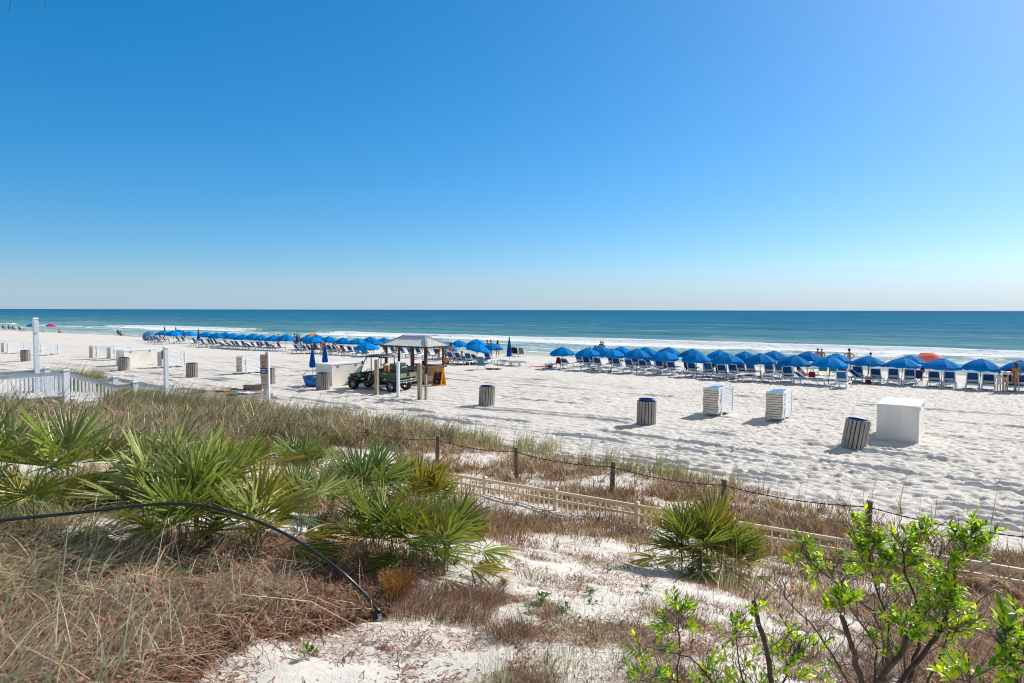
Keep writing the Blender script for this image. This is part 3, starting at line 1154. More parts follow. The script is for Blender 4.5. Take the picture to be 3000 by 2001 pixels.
def stack(px, py, n, where, rot=0.0, ty=0.0):
    global STK
    base = at(px, py)
    tw = random.uniform(-.02, .02)
    for k in range(n):
        pos = 'topmost' if k == n - 1 else ('lowest' if k == 0 else f'{ORD[n - 1 - k]} from the top')
        lab = f'stacked lounger, {pos}, stack {where}'
        p = base + Vector((0, 0, .12 + .098 * k))
        o = W(random.uniform(-.008, .008) + ty * k, random.uniform(-.008, .008))
        p = p + o
        rz = TH + rot + tw * math.sin(k)
        if STK is None:
            STK = make_stacked()
            STK.location, STK.rotation_euler = p, (0, 0, rz)
            tag(STK, lab, None, 'loungers stacked on the open sand')
        else:
            dup(STK, p, rz, lab, 'loungers stacked on the open sand')


stack(2104, 1212, 11, 'farther from the square white box', -.02)
stack(2281, 1226, 11, 'nearest the square white box', .05, .0015)
stack(40, 1035, 10, 'at the far end beyond the lamp post')
stack(138, 1040, 10, 'just behind the lamp post')
stack(300, 1051, 11, 'between lamp post and long white box')
stack(352, 1053, 10, 'partly behind the long white box')
stack(504, 1075, 11, 'behind the slim white post')
stack(736, 1092, 11, 'behind the notice board')

# ------------------------------------------------------------------ storage boxes
def white_box(px, py, w, d, h, label, corner):
    """corner: which landward lower corner the pixel marks"""
    p = at(px, py)
    u, s = US(p)
    u0 = u + (w / 2 if corner == 'l' else -w / 2)
    c = W(u0, s + d / 2)
    t = thing('storage_box', label, 'storage box', (c.x, c.y, p.z), TH, 'white storage boxes')
    mb = MB()
    mb.box((0, 0, h / 2 - .02), (w, d, h))
    mb.build('body', M_BOX, t)
    MB().box((0, 0, h + .008), (w + .05, d + .05, .05)).build('lid', M_BOXTOP, t)
    tr = MB()
    for x in (-w / 2, w / 2):
        tr.box((x, -d / 2 - .004, h / 2 - .02), (.05, .016, h))
        tr.box((x + math.copysign(.004, x), 0, .02), (.016, d, .07))
    tr.build('corner_trim', M_BOX, t)
    MB().box((w * .04, -d / 2 - .002, h / 2), (.012, .006, h - .1)).build('seam', M_BEIGE, t)
    hg = MB()
    for y in (-d * .3, d * .3):
        hg.box((w / 2 + .012, y, h - .12), (.02, .16, .1))
    hg.build('hinge', M_STEEL, t)
    return t


white_box(2569, 1286, 1.24, 2.3, 1.22, 'square white storage box beside the leaning slatted bin', 'l')
white_box(973, 1131, 1.42, 2.3, 1.24, 'white storage box with a grey shadow across it beside the cart', 'r')
white_box(365, 1072, 1.3, 2.5, 1.2, 'long white storage box between lounger stacks', 'r')

# ------------------------------------------------------------------ slatted bins
def make_bin():
    t = thing('slatted_bin', 'x', 'trash can', (0, 0, 0), 0)
    n, r, h = 18, .335, .90
    for k in range(n):
        a = 2 * math.pi * k / n
        s = MB()
        rot = Matrix.Rotation(a, 3, 'Z')
        s.box(rot @ Vector((r, 0, h / 2)), (.024, .088, h), rot)
        part(s.build('slat', M_SLAT, t))
    l = MB().lathe([(.262, .93), (.30, .93), (.305, .90), (.275, .89), (.265, .05), (0, .05)], 24)
    part(l.build('liner', M_LINER, t, smooth=True))
    for z in (.12, .72):
        hp = MB().lathe([(r - .016, z), (r - .016, z + .05), (r - .026, z + .05), (r - .026, z), (r - .016, z)], 24)
        part(hp.build('hoop', M_BLACK, t))
    return t


BIN = None
for px, py, tilt, rz, lab in ((2500, 1309, (.05, .14), .1, 'leaning slatted bin beside the square white box'), (1893, 1241, (0, .02), .0, 'upright slatted bin with a raised light blue rim on open sand'),
                              (1425, 1188, (.03, .05), .2, 'slatted bin alone on the open sand in front of the teal chair'), (946, 1141, (0, .05), .3, 'slatted bin in front of the white box by the cart'),
                              (787, 1124, (0, .02), .4, 'slatted bin half behind the notice board'), (563, 1104, (0, 0), .5, 'slatted bin between slim white post and notice board'),
                              (362, 1084, (.04, .06), .6, 'slatted bin in front of the long white box'), (76, 1057, (0, -.03), .7, 'slatted bin beside the tall white lamp post')):
    p = at(px, py)
    p.z -= .03
    if BIN is None:
        BIN = make_bin()
        o = BIN
        tag(o, lab, None, 'slatted bins on the sand')
        o.location = p
    else:
        o = dup(BIN, p, rz, lab, 'slatted bins on the sand')
    o.rotation_euler = (*tilt, rz)
    o.scale = (1.08, 1.08, 1.04)
    if px == 1893:
        for q in kids(o):
            if q.name.startswith('liner'):
                q.location.z += .05
# ------------------------------------------------------------------ kiosk
def kiosk():
    p0 = at(1249, 1127)
    u0, s0 = US(p0)
    z0 = gz(p0)
    L, D = 3.35, 1.55                     # posts rectangle
    c = W(u0 - L / 2, s0 + D / 2)
    t = thing('beach_kiosk', 'open wooden kiosk with a grey metal hip roof', 'kiosk', (c.x, c.y, z0), TH)
    hl, hd = L / 2, D / 2
    for x, y in ((hl, -hd), (hl * .36, -hd), (-hl * .36, -hd), (-hl, -hd), (hl, hd), (hl * .1, hd), (-hl * .6, hd)):
        MB().box((x, y, 1.16), (.1, .1, 2.36)).build('post', M_BROWN, t)
    # roof: four corrugated hips
    ex, ey, rx, ze, zr = hl + .3, hd + .28, .93, 2.3, 2.88
    rf = MB()

    def hip(a, b, c2, d, n):
        """eave a-b, ridge d-c2 (d above a): ribbed sheet as alternating strips"""
        a, b, c2, d = map(Vector, (a, b, c2, d))
        nn = (b - a).cross(d - a).normalized()
        if nn.z < 0:
            nn = -nn
        vs, fs = [], []
        for i in range(n * 2 + 1):
            k = i / (n * 2)
            o = nn * (.022 if i % 2 else 0)
            e = a.lerp(b, k)
            # sheets run straight up the slope and are cut by the hips
            w = (b - a).length
            lx, rxx = (d - a).dot((b - a).normalized()) / w, (c2 - a).dot((b - a).normalized()) / w
            up = (d - a) - (b - a).normalized() * (d - a).dot((b - a).normalized())
            f = min(1, k / lx if lx > 1e-4 else 1, (1 - k) / (1 - rxx) if rxx < 1 - 1e-4 else 1)
            vs += [e + o, e + up * f + o]
        for i in range(n * 2):
            fs.append((2 * i, 2 * i + 2, 2 * i + 3, 2 * i + 1))
        rf.add(vs, fs)
    hip((-ex, -ey, ze), (ex, -ey, ze), (rx, 0, zr), (-rx, 0, zr), 40)
    hip((ex, ey, ze), (-ex, ey, ze), (-rx, 0, zr), (rx, 0, zr), 40)
    hip((ex, -ey, ze), (ex, ey, ze), (rx, 0, zr), (rx, 0, zr), 22)
    hip((-ex, ey, ze), (-ex, -ey, ze), (-rx, 0, zr), (-rx, 0, zr), 22)
    roof = rf.build('roof', mat('roof_metal', (.78, .78, .77), .4, .1, 3), t)
    cp = MB()
    for sx in (-1, 1):
        for sy in (-1, 1):
            cp.bar((sx * ex, sy * ey, ze + .035), (sx * rx, 0, zr + .035), .13, .03)
    cp.bar((-rx, 0, zr + .045), (rx, 0, zr + .045), .16, .035)
    cp.build('ridge_cap', mat('ridge_metal', (.55, .55, .54), .35, .1, 4, metal=.4), roof)
    fa = MB()
    for a, b in (((-ex, -ey), (ex, -ey)), ((ex, -ey), (ex, ey)), ((ex, ey), (-ex, ey)), ((-ex, ey), (-ex, -ey))):
        fa.bar((*a, ze - .05), (*b, ze - .05), .045, .1)
    fa.build('fascia', mat('fascia_wood', (.10, .05, .03), .7, .2, 6), t)
    # counter walls of narrow boards
    m = mat('beige_board', (.50, .38, .26), .7, .1, 5)
    for a, b in (((-hl, -hd), (hl, -hd)), ((hl, -hd), (hl, hd)), ((-hl, hd), (-hl, -hd)), ((hl, hd), (-hl * .4, hd))):
        a, b = Vector((*a, 0)), Vector((*b, 0))
        n = int((b - a).length / .075)
        w = MB()
        d = (b - a).normalized()
        nrm = Vector((d.y, -d.x, 0))
        for i in range(n):
            q = a + d * ((i + .5) * (b - a).length / n) + nrm * (.004 * (i % 2))
            w.bar(q + Vector((0, 0, .18)), q + Vector((0, 0, .98)), .03, (b - a).length / n - .012, up=nrm)
        w.build('counter_wall', m, t)
        k = MB()
        k.bar(a + Vector((0, 0, .1)) - d * .02, b + Vector((0, 0, .1)) + d * .02, .06, .2)
        k.build('kick_board', M_BROWN, t)
        cc = MB()
        cc.bar(a + nrm * .08 + Vector((0, 0, 1.03)) - d * .1, b + nrm * .08 + Vector((0, 0, 1.03)) + d * .1, .34, .09)
        cc.build('counter_top', mat('counter_wood', (.17, .10, .07), .6, .2, 6), t)
    return u0, s0, z0


KU, KS, KZ = kiosk()


# ------------------------------------------------------------------ text helper
def text_mesh(txt, size, m, parent, name, M4, depth=.002, align='CENTER'):
    cu = bpy.data.curves.new('lettering', 'FONT')
    cu.body, cu.size, cu.align_x, cu.align_y, cu.extrude = txt, size, align, 'CENTER', depth
    o = bpy.data.objects.new('lettering', cu)
    COL.objects.link(o)
    me = bpy.data.meshes.new_from_object(o)
    bpy.data.objects.remove(o)
    me.materials.clear()
    me.materials.append(m)
    q = link(name, me, parent)
    q.matrix_local = M4
    return q


# ------------------------------------------------------------------ A-frame sign
def aframe():
    p = at(1286, 1128)
    t = thing('sandwich_board', 'orange folding sign board with black face beside the kiosk', 'sign', p, TH + .12)
    om = mat('orange_paint', (.80, .32, .01), .5, .1, 5)
    bm = mat('black_face', (.012, .01, .012), .5, .3, 6)
    th = math.atan2(.26, 1.0)
    for sg, nm in ((-1, 'front_leaf'), (1, 'rear_leaf')):
        rot = Matrix.Rotation(-sg * th, 4, 'X')
        M4 = Matrix.Translation((0, sg * .26, 0)) @ Matrix.Rotation(sg * th, 4, 'X')
        mb = MB()
        mb.box((0, 0, .52), (.62, .02, 1.02))
        for x in (-.31, .31):
            mb.box((x, sg * .012, .52), (.06, .05, 1.04))
        o = mb.build(nm, om, t)
        o.matrix_local = M4
        if sg < 0:
            f = MB().box((0, -.024, .46), (.5, .012, .72)).build('notice_face', bm, o)
            d = Matrix.Translation((0, -.034, 0)) @ Matrix.Rotation(R(90), 4, 'X')
            text_mesh('BAR', .17, mat('cream_letter', (.85, .72, .4), .6), o, 'heading', Matrix.Translation((0, -.014, .92)) @ Matrix.Rotation(R(90), 4, 'X'))
            ln = MB()
            for z, w, c in ((.77, .34, 0), (.68, .18, 0), (.6, .38, 1), (.54, .34, 1), (.48, .38, 1), (.42, .34, 1)):
                ln.box((0, -.032, z), (w, .004, .028), None, c)
            ln.build('notice_lines', [mat('pale_line', (.45, .33, .28), .7), mat('maroon_line', (.22, .04, .05), .7)], o)
            em = MB()
            for i in range(7):
                a = R(-60 + 20 * i) if i < 7 else 0
                q = Vector((math.sin(a) * .11, -.032, .2 + math.cos(a) * .03))
                em.box(q, (.035, .004, .05), Matrix.Rotation(-a, 3, 'Y'))
            em.box((0, -.032, .29), (.04, .004, .04))
            em.build('emblem', mat('orange_mark', (.75, .25, .1), .6), o)
            MB().box((0, -.032, .07), (.34, .004, .03)).build('foot_line', mat('orange_line', (.6, .15, .04), .6), o)


aframe()


# ------------------------------------------------------------------ utility cart
def cart():
    pr, pf = at(1147, 1148), at(1036, 1138)
    d = (pf - pr)
    rz = math.atan2(d.y, d.x)
    wb = d.length
    x = d.normalized()
    y = Vector((-x.y, x.x, 0))
    c = (pr + pf) / 2 + y * (-.62)
    c.z = (pr.z + pf.z) / 2 - .02
    t = thing('utility_cart', 'olive green off-road utility cart with black roof parked by the kiosk', 'utility cart', c, rz)
    h = wb / 2
    k = wb / 2.2
    om = mat('olive_paint', (.055, .07, .032), .4, .25, 5, spec=.5)
    mb = MB()                                    # chassis
    mb.box((0, 0, .42), (wb * .98, .9, .16))
    mb.box((.05 * k, 0, .4), (1.15 * k, 1.26, .1))
    for sy in (-1, 1):
        mb.bar((-h, sy * .25, .34), (-h, sy * .55, .33), .12, .1)
        mb.bar((h, sy * .25, .34), (h, sy * .55, .33), .12, .1)
        mb.bar((h - .05, sy * .42, .4), (h - .05, sy * .4, .75), .07, .07)
        mb.box((-.25 * k, sy * .6, .58), (.5 * k, .1, .4))
        mb.box((.02, sy * .62, .44), (.95 * k, .05, .1))
    mb.build('chassis', M_BLACK, t)
    for sx in (-1, 1):
        for sy in (-1, 1):
            w = MB()
            w.lathe([(.19, -.13), (.30, -.13), (.325, -.07), (.325, .07), (.30, .13), (.19, .13), (.19, -.13)], 24, axis='y')
            for q in range(24):
                a = 2 * math.pi * q / 24
                w.box((math.cos(a) * .326, (.06 if q % 2 else -.06), math.sin(a) * .326), (.03, .11, .045), Matrix.Rotation(-a, 3, 'Y'))
            wo_ = w.build('wheel', M_RUBBER, t, (sx * h, sy * .62, .325))
            r = MB()
            r.lathe([(.19, -.1), (.175, -.1), (.165, -.02), (.165, .02), (.175, .1), (.19, .1), (.19, -.1)], 20, axis='y')
            r.lathe([(0, sy * .09), (.06, sy * .09), (.065, 0)], 12, axis='y')
            for q in range(6):
                a = 2 * math.pi * q / 6
                r.bar((math.cos(a) * .05, sy * .08, math.sin(a) * .05), (math.cos(a) * .175, sy * .075, math.sin(a) * .175), .05, .02)
            r.build('rim', mat('alloy_rim', (.42, .41, .40), .35, .3, 20, metal=.6), wo_)
    hood = MB()                                  # nose
    prof = [(h + .36, .52), (h + .36, .72), (h + .26, .86), (h - .45, .99), (h - .5, .95), (h - .5, .6), (h - .36, .58), (h - .3, .7), (h - .1, .76), (h + .12, .74), (h + .24, .62)]
    hood.prism(prof, -.56, .56)
    ho = hood.build('hood', om, t)
    MB().box((h + .36, 0, .62), (.05, .7, .16)).build('grille', M_BLACK, ho)
    for sy in (-1, 1):
        MB().lathe([(0, .0), (.075, .0), (.085, .03), (.07, .06)], 12).build('headlight', mat('lamp_glass', (.6, .62, .62), .15), ho, (h + .3, sy * .36, .74))
        MB().lathe([(0, .0), (.1, .0), (.1, .012), (0, .012)], 20, axis='y').build('badge', mat('teal_badge', (.02, .38, .40), .5), ho, (h - .36, sy * .567 - (.006 if sy > 0 else .006), .78))
    gd = MB()
    for z in (.6, .82):
        gd.tube([(h + .2, -.55, z), (h + .47, -.42, z), (h + .5, 0, z), (h + .47, .42, z), (h + .2, .55, z)], .022, 6)
    for yy in (-.4, 0, .4):
        gd.tube([(h + .48, yy, .55), (h + .48, yy, .86)], .018, 6)
    gd.build('brush_guard', M_BLACK, t)
    ds = MB()
    ds.box((h - .62, 0, .9), (.22, 1.15, .2))
    ds.build('dashboard', M_BLACK, t)
    sw = MB()
    pts = [Vector((0, math.cos(a) * .18, math.sin(a) * .18)) for a in [2 * math.pi * i / 18 for i in range(19)]]
    rr = Matrix.Rotation(R(-35), 3, 'Y')
    sw.tube([rr @ q + Vector((h - .78, .32, 1.02)) for q in pts], .018, 6, caps=False)
    sw.tube([(h - .78, .32, 1.02), (h - .6, .32, .88)], .02, 6)
    sw.build('steering_wheel', M_BLACK, t)
    for yy in (.32, -.32):
        s = MB()
        s.box((-.12, yy, .68), (.52, .52, .16))
        s.box((-.4, yy, .98), (.13, .5, .5), Matrix.Rotation(R(-10), 3, 'Y'))
        s.build('seat', mat('black_vinyl', (.02, .02, .022), .5, .2, 10), t)
    cg = MB()
    for sy in (-1, 1):
        cg.tube([(h - .48, sy * .58, .95), (h - .78, sy * .58, 1.6), (h - .95, sy * .56, 1.86), (-.45, sy * .56, 1.9), (-.6, sy * .56, 1.82), (-.62, sy * .58, .75)], .028, 8)
        cg.tube([(.1, sy * .58, 1.88), (.08, sy * .6, .7)], .028, 8)
        cg.tube([(-.6, sy * .57, 1.6), (-.95, sy * .55, 1.05)], .022, 6)
    for xx, zz in ((h - .95, 1.86), (.1, 1.88), (-.6, 1.84), (-.62, 1.2)):
        cg.tube([(xx, -.57, zz), (xx, .57, zz)], .026, 8)
    cg.build('roll_cage', M_BLACK, t)
    rf = MB()
    rf.prism([(h - .86, 1.9), (h - .86, 1.93), (.1, 1.985), (-.66, 1.95), (-.72, 1.9)], -.6, .6)
    rfo = rf.build('roof_panel', mat('black_roof', (.03, .03, .032), .45, .2, 4), t)
    bt = MB()
    bt.bar((-.74, -.5, 1.93), (-.74, -.05, 1.86), .02, .05, up=(1, 0, 0))
    bt.bar((-.74, .5, 1.93), (-.74, .05, 1.86), .02, .05, up=(1, 0, 0))
    bt.lathe([(0, 0), (.07, 0), (.075, .02), (0, .025)], 12, (-.74, 0, 1.85))
    bt.build('rear_light_bar', M_STEEL, rfo)
    # cargo bed
    x0, x1 = -.62, -h - .62
    bd = MB()
    bd.box(((x0 + x1) / 2, 0, .74), (x0 - x1, 1.3, .06))
    bo = bd.build('cargo_bed', M_BLACK, t)
    for sy in (-1, 1):
        sp = MB()
        sp.box(((x0 + x1) / 2, sy * .66, .93), (x0 - x1, .04, .30))
        sp.box(((x0 + x1) / 2, sy * .685, .86), (x0 - x1 - .1, .02, .05))
        sp.prism([(-h - .46, .78), (-h - .3, .72), (-h + .3, .72), (-h + .44, .78)], sy * .645, sy * .70)
        so = sp.build('bed_side', om, bo)
        rl = MB().bar((x0, sy * .66, 1.1), (x1, sy * .66, 1.1), .05, .05)
        rl.build('top_rail', M_BLACK, bo)
        MB().box((-h + .42, sy * .685, .99), (.24, .012, .05)).build('side_lettering', mat('pale_decal', (.5, .55, .4), .5), so)
    tg = MB()
    tg.box((x1 - .02, 0, .93), (.05, 1.3, .30))
    tgo = tg.build('tailgate', mat('tailgate_paint', (.22, .27, .17), .4, .15, 5), bo)
    f2 = MB()
    f2.box((x1 - .03, 0, 1.085), (.07, 1.34, .04))
    f2.box((x1 - .03, 0, .78), (.07, 1.34, .04))
    f2.box((x1 - .052, 0, .95), (.03, .2, .16))
    f2.build('tailgate_trim', M_BLACK, tgo)
    for z in (.66, .55):
        MB().bar((x1 - .04, -.68, z), (x1 - .04, .68, z), .06, .05).build('bumper_bar', mat('grey_steel', (.4, .42, .4), .4, .2, 8, metal=.4), t)
    fd = MB()
    for sy in (-1, 1):
        fd.prism([(-h - .4, .6), (-h - .33, .7), (-h + .33, .7), (-h + .42, .58), (-h + .4, .56), (-h - .38, .58)], sy * .55, sy * .74)
        fd.prism([(h - .44, .56), (h - .36, .7), (h + .3, .7), (h + .4, .56), (h + .36, .55), (h - .4, .54)], sy * .54, sy * .72)
    fd.build('fender', om, t)
    mr = MB().tube([(h - .8, .6, 1.62), (h - .8, .72, 1.6)], .012, 6)
    mr.box((h - .8, .76, 1.55), (.03, .09, .2))
    mr.build('mirror', M_BLACK, t)
    # cargo: separate things lying in the bed
    Mx = Matrix.Translation(c) @ Matrix.Rotation(rz, 4, 'Z')
    gb = thing('cooler_bin', 'dark green lidded bin standing in the cart bed', 'bin', Mx @ Vector((x1 + .42, .15, .77)), rz)
    mb = MB().box((0, 0, .33), (.5, .62, .64), None, 0, 1.12)
    mb.build('bin_body', mat('green_bin', (.015, .07, .05), .45, .3, 5), gb)
    MB().box((0, 0, .68), (.58, .72, .06)).build('lid', mat('green_lid', (.02, .1, .06), .4, .3, 5), gb)
    hd = MB().tube([(-.29, -.2, .5), (-.33, -.2, .6), (-.33, .2, .6), (-.29, .2, .5)], .015, 6)
    hd.build('handle', M_PVC, gb)
    jg = thing('water_jug', 'orange drink jug strapped behind the cart seats', 'jug', Mx @ Vector((-.78, .3, .96)), rz)
    MB().lathe([(0, 0), (.15, 0), (.16, .05), (.16, .36), (.14, .4)], 16, (0, 0, .05)).build('jug_body', mat('orange_jug', (.75, .22, .01), .5), jg, smooth=True)
    MB().lathe([(.165, .4), (.17, .46), (.1, .5), (0, .5)], 16, (0, 0, .05)).build('lid', M_WHITE, jg)
    bx = MB().box((0, 0, .1), (.5, .9, .2))
    tag(bx.build('folded_tarp', mat('grey_tarp', (.3, .3, .3), .8, .4, 8, .5), None, Mx @ Vector((-.95, -.05, .78)), rz), 'grey folded tarp under the orange jug in the cart', 'tarp')
    return Mx, h


CARTM, CARTH = cart()

# ------------------------------------------------------------------ posts by the beach access
GPOST = 'timber posts at the beach access'
for px, py, top, m, w, lab in ((1104, 1156, 1055, M_WOOD, .17, 'weathered timber post standing in front of the cart door'), (1167, 1161, 1061, M_PVC, .13, 'white vinyl post in front of the cart bed'),
                               (1230, 1168, 1066, M_WOOD, .18, 'taller weathered post in front of the kiosk counter'), (1248, 1169, 1098, M_WOOD, .11, 'short thin timber post beside a taller one')):
    p = at(px, py)
    hgt = (py - top) * (p.y / F) * 1.01
    t = thing('timber_post', lab, 'post', p, TH + .15, GPOST)
    MB().box((0, 0, hgt / 2 - .15), (w, w, hgt + .3)).build('shaft', m, t)
    MB().box((0, 0, hgt + .012), (w * .96, w * .96, .024), None, 0, .8).build('post_cap', m, t)

# ------------------------------------------------------------------ boardwalk, railings and lamp post
UB0, UB1 = -28.9, -30.6
corner = on_u(192, 1088, UB0)
cs = US(corner)[1]
railz = corner.z - .03
dz = railz - .98
bw = thing('boardwalk', 'white boardwalk with grey rails leading down to the sand', 'boardwalk', (0, 0, 0), TH)
dk = MB()
for i in range(40):
    s = cs - 5.6 + i * .145
    if s < cs + .05:
        dk.box(((UB0 + UB1) / 2, s, dz), (1.66, .135, .04))
dk.build('deck_boards', M_WOODG, bw)
for i in range(6):
    MB().box(((UB0 + UB1) / 2, cs + .2 + .3 * i, dz - .17 * (i + 1) + .02), (1.5, .3, .05)).build('step', M_WOODG, bw)


def rail(p, q, par, h=.82, bal=.135, nm='railing'):
    """p,q are (u,s,z) of the rail top; balusters hang below"""
    mb = MB()
    p, q = Vector(p), Vector(q)
    L = (q - p).length
    mb.bar(p, q, .13, .035, 1)
    mb.bar(p - Vector((0, 0, .075)), q - Vector((0, 0, .075)), .045, .11, 0)
    if h < .6:
        return mb.build(nm, [M_PVC, M_GREYCAP], par)
    mb.bar(p - Vector((0, 0, h)), q - Vector((0, 0, h)), .045, .09, 0)
    n = int(L / bal)
    for i in range(1, n):
        a = p.lerp(q, i / n)
        mb.box(a - Vector((0, 0, (h + .1) / 2)), (.042, .042, h - .1), None, 0)
    mb.build(nm, [M_PVC, M_GREYCAP], par)


def rpost(u, s, z0, z1, par, w=.15):
    o = MB().box((u, s, (z0 + z1) / 2), (w, w, z1 - z0)).build('newel_post', M_PVC, par)
    mb = MB().box((u, s, z1 + .015), (w + .06, w + .06, .035))
    mb.box((u, s, z1 + .045), (w + .02, w + .02, .03), None, 0, .6)
    mb.build('post_cap', M_PVC, o)


gq = lambda u, s: float(ground_z(u, s))
for u in (UB0, UB1):
    zc = railz
    rail((u, cs - 5.2, zc), (u, cs - .08, zc), bw)
    s1, z1 = cs + 1.85, gq(u, cs + 1.85) + .62
    rail((u, cs + .08, zc - .03), (u, s1, z1), bw, .8)
    s2, z2 = cs + 2.7, z1 + .02
    rail((u, s1, z1), (u, s2, z2), bw, .5)
    s3, z3 = cs + 3.75, z1 - .28
    rail((u, s2, z2), (u, s3, z3), bw, .45)
    s4, z4 = cs + 5.7, gq(u, cs + 5.7) + .12
    rail((u, s3, z3), (u, s4, z4), bw, .3)
    rpost(u, cs, gq(u, cs) - .3, zc + .06, bw, .2)
    rpost(u, cs - 2.7, gq(u, cs - 2.7) - .3, zc - .02, bw, .12)
    rpost(u, s2 - .15, gq(u, s2) - .3, z2 + .05, bw, .2)
    rpost(u, s4, gq(u, s4) - .3, z4 + .04, bw, .14)
ramp = MB()
for i in range(26):
    s = cs + 2.0 + i * .15
    ramp.box(((UB0 + UB1) / 2, s, gq(-29.7, s) + .1), (1.6, .14, .04))
ramp.build('ramp_boards', M_WOODG, bw)
for u, nm in ((UB0 + .1, 'side'), (UB1, 'side')):
    a, b = cs + 5.75, cs + 9.2
    MB().bar((u, a, gq(u, a) + .16), (u - .2, b, gq(u, b) + .22), .06, .26).build('edge_board', M_WOODG, bw)

# tall lamp post on the far rail and the slim one near the sand
lpu = UB1 + .12
top = on_u(103, 934, lpu)
p = W(lpu, US(top)[1])
b0 = gz(p)
t = thing('lamp_post', 'tall white post with a boxy lamp behind the boardwalk rail', 'lamp post', (p.x, p.y, b0), TH)
hh = top.z - b0
MB().box((0, 0, hh / 2 - .1), (.15, .15, hh + .2)).build('shaft', M_PVC, t)
MB().box((0, 0, hh + .02), (.2, .2, .06), None, 0, .7).build('post_cap', M_PVC, t)
MB().box((.13, -.02, hh - .32), (.12, .16, .44)).build('lamp_housing', M_PVC, t)
u1 = UB0 + .05
top = on_u(485, 1019, u1)
p = W(u1, US(top)[1])
b0 = gz(p)
t = thing('lamp_post', 'slim white post with a small brown box at its head', 'lamp post', (p.x, p.y, b0), TH)
hh = top.z - b0
MB().box((0, 0, hh / 2 - .1), (.15, .15, hh + .2)).build('shaft', M_PVC, t)
MB().box((0, 0, hh + .02), (.2, .2, .05), None, 0, .7).build('post_cap', M_PVC, t)
MB().box((-.14, -.02, hh - .3), (.1, .14, .38)).build('lamp_housing', mat('brown_box', (.3, .22, .14), .6), t)

# notice board
p = at(783, 1181)
hh = (1181 - 1036) * p.y / F
t = thing('notice_board', 'narrow paddle notice board on a white post reading NO in red', 'sign', p, -.1)
MB().box((.03, .03, hh / 2), (.16, .14, hh + .2)).build('post', M_PVC, t)
bdm = mat('beige_sign', (.47, .38, .27), .6, .1, 6)
mb = MB()
mb.prism([(-.28, hh - .02), (.06, hh - .02), (.06, hh - 1.62), (-.02, hh - 1.72), (-.06, hh - 2.0), (-.12, hh - 2.0), (-.12, hh - 1.72), (-.22, hh - 1.62), (-.28, hh - 1.0)], -.09, -.055)
bo = mb.build('board', bdm, t)
text_mesh('NO', .2, mat('red_letter', (.5, .04, .03), .6), bo, 'lettering', Matrix.Translation((-.11, -.095, hh - .2)) @ Matrix.Rotation(R(90), 4, 'X'))
for z, w, c in ((.36, .26, 0), (.44, .24, 0), (1.13, .2, 0), (1.22, .22, 1), (1.29, .22, 1), (1.45, .2, 0)):
    MB().box((-.11, -.093, hh - z), (w, .005, .05)).build('lettering_line', mat('aqua_line', (.2, .42, .42), .7) if c else mat('red_line', (.5, .12, .07), .7), bo)
pic = MB().box((-.13, -.093, hh - .58), (.1, .005, .04), Matrix.Rotation(.5, 3, 'Y'))
pic.box((-.05, -.093, hh - .57), (.05, .005, .06))
pic.build('pictogram', M_BLACK, bo)
nb = MB().box((-.1, -.1, hh - .8), (.34, .02, .27)).build('blue_plate', mat('navy_plate', (.012, .012, .12), .5), t)
l2 = MB()
for z, w in ((.74, .27), (.85, .22)):
    l2.box((-.1, -.1125, hh - z), (w, .004, .05))
l2.build('plate_lines', mat('pale_letter', (.6, .6, .7), .6), nb)

# low planked bench and towels by the end of the boardwalk
p = at(690, 1168)
t = thing('plank_platform', 'low platform of pale planks at the end of the boardwalk', 'platform', p, TH + .75)
mb = MB()
for i in range(9):
    mb.box((-1.3 + .32 * i, 0, .3), (.3, 1.1, .05))
mb.build('planks', M_WOOD, t)
for x in (-1.2, 1.1):
    MB().box((x, 0, .12), (.1, 1.0, .3)).build('support', M_WOODG, t)
MB().box((.7, .58, .48), (.9, .05, .3)).build('back_board', M_WOOD, t)


def towel(loc, rz, w, l, m, label, lift=.0):
    mb = MB()
    nx, ny = 8, 6
    vs, fs = [], []
    for j in range(ny + 1):
        for i in range(nx + 1):
            x, y = w * (i / nx - .5), l * (j / ny - .5)
            vs.append((x, y, .035 + .06 * float(vnoise(x * 6 + loc[0] * 3, y * 6, 4)) + lift))
    n = (nx + 1) * (ny + 1)
    vs += [(a, b, max(0, c - .03)) for a, b, c in vs]
    for j in range(ny):
        for i in range(nx):
            a = j * (nx + 1) + i
            fs += [(a, a + 1, a + nx + 2, a + nx + 1), (a + n, a + nx + 1 + n, a + nx + 2 + n, a + 1 + n)]
    mb.add(vs, fs)
    return tag(mb.build('towel', m, None, loc, rz, True), label, 'towel', 'towels and clothes')


q = at(655, 1166)
towel(q + Vector((0, 0, .34)), TH, .9, .5, mat('orange_towel', (.85, .3, .06), .9, .5, 12), 'orange patterned towel spread on the plank platform')
q = at(697, 1164)
towel(q + Vector((0, 0, .36)), TH + .5, .8, .5, fab('navy'), 'crumpled navy towel on the plank platform')
q = at(725, 1172)
towel(q + Vector((0, 0, .32)), TH, .9, .5, fab('white'), 'pale towel crumpled at the edge of the plank platform')

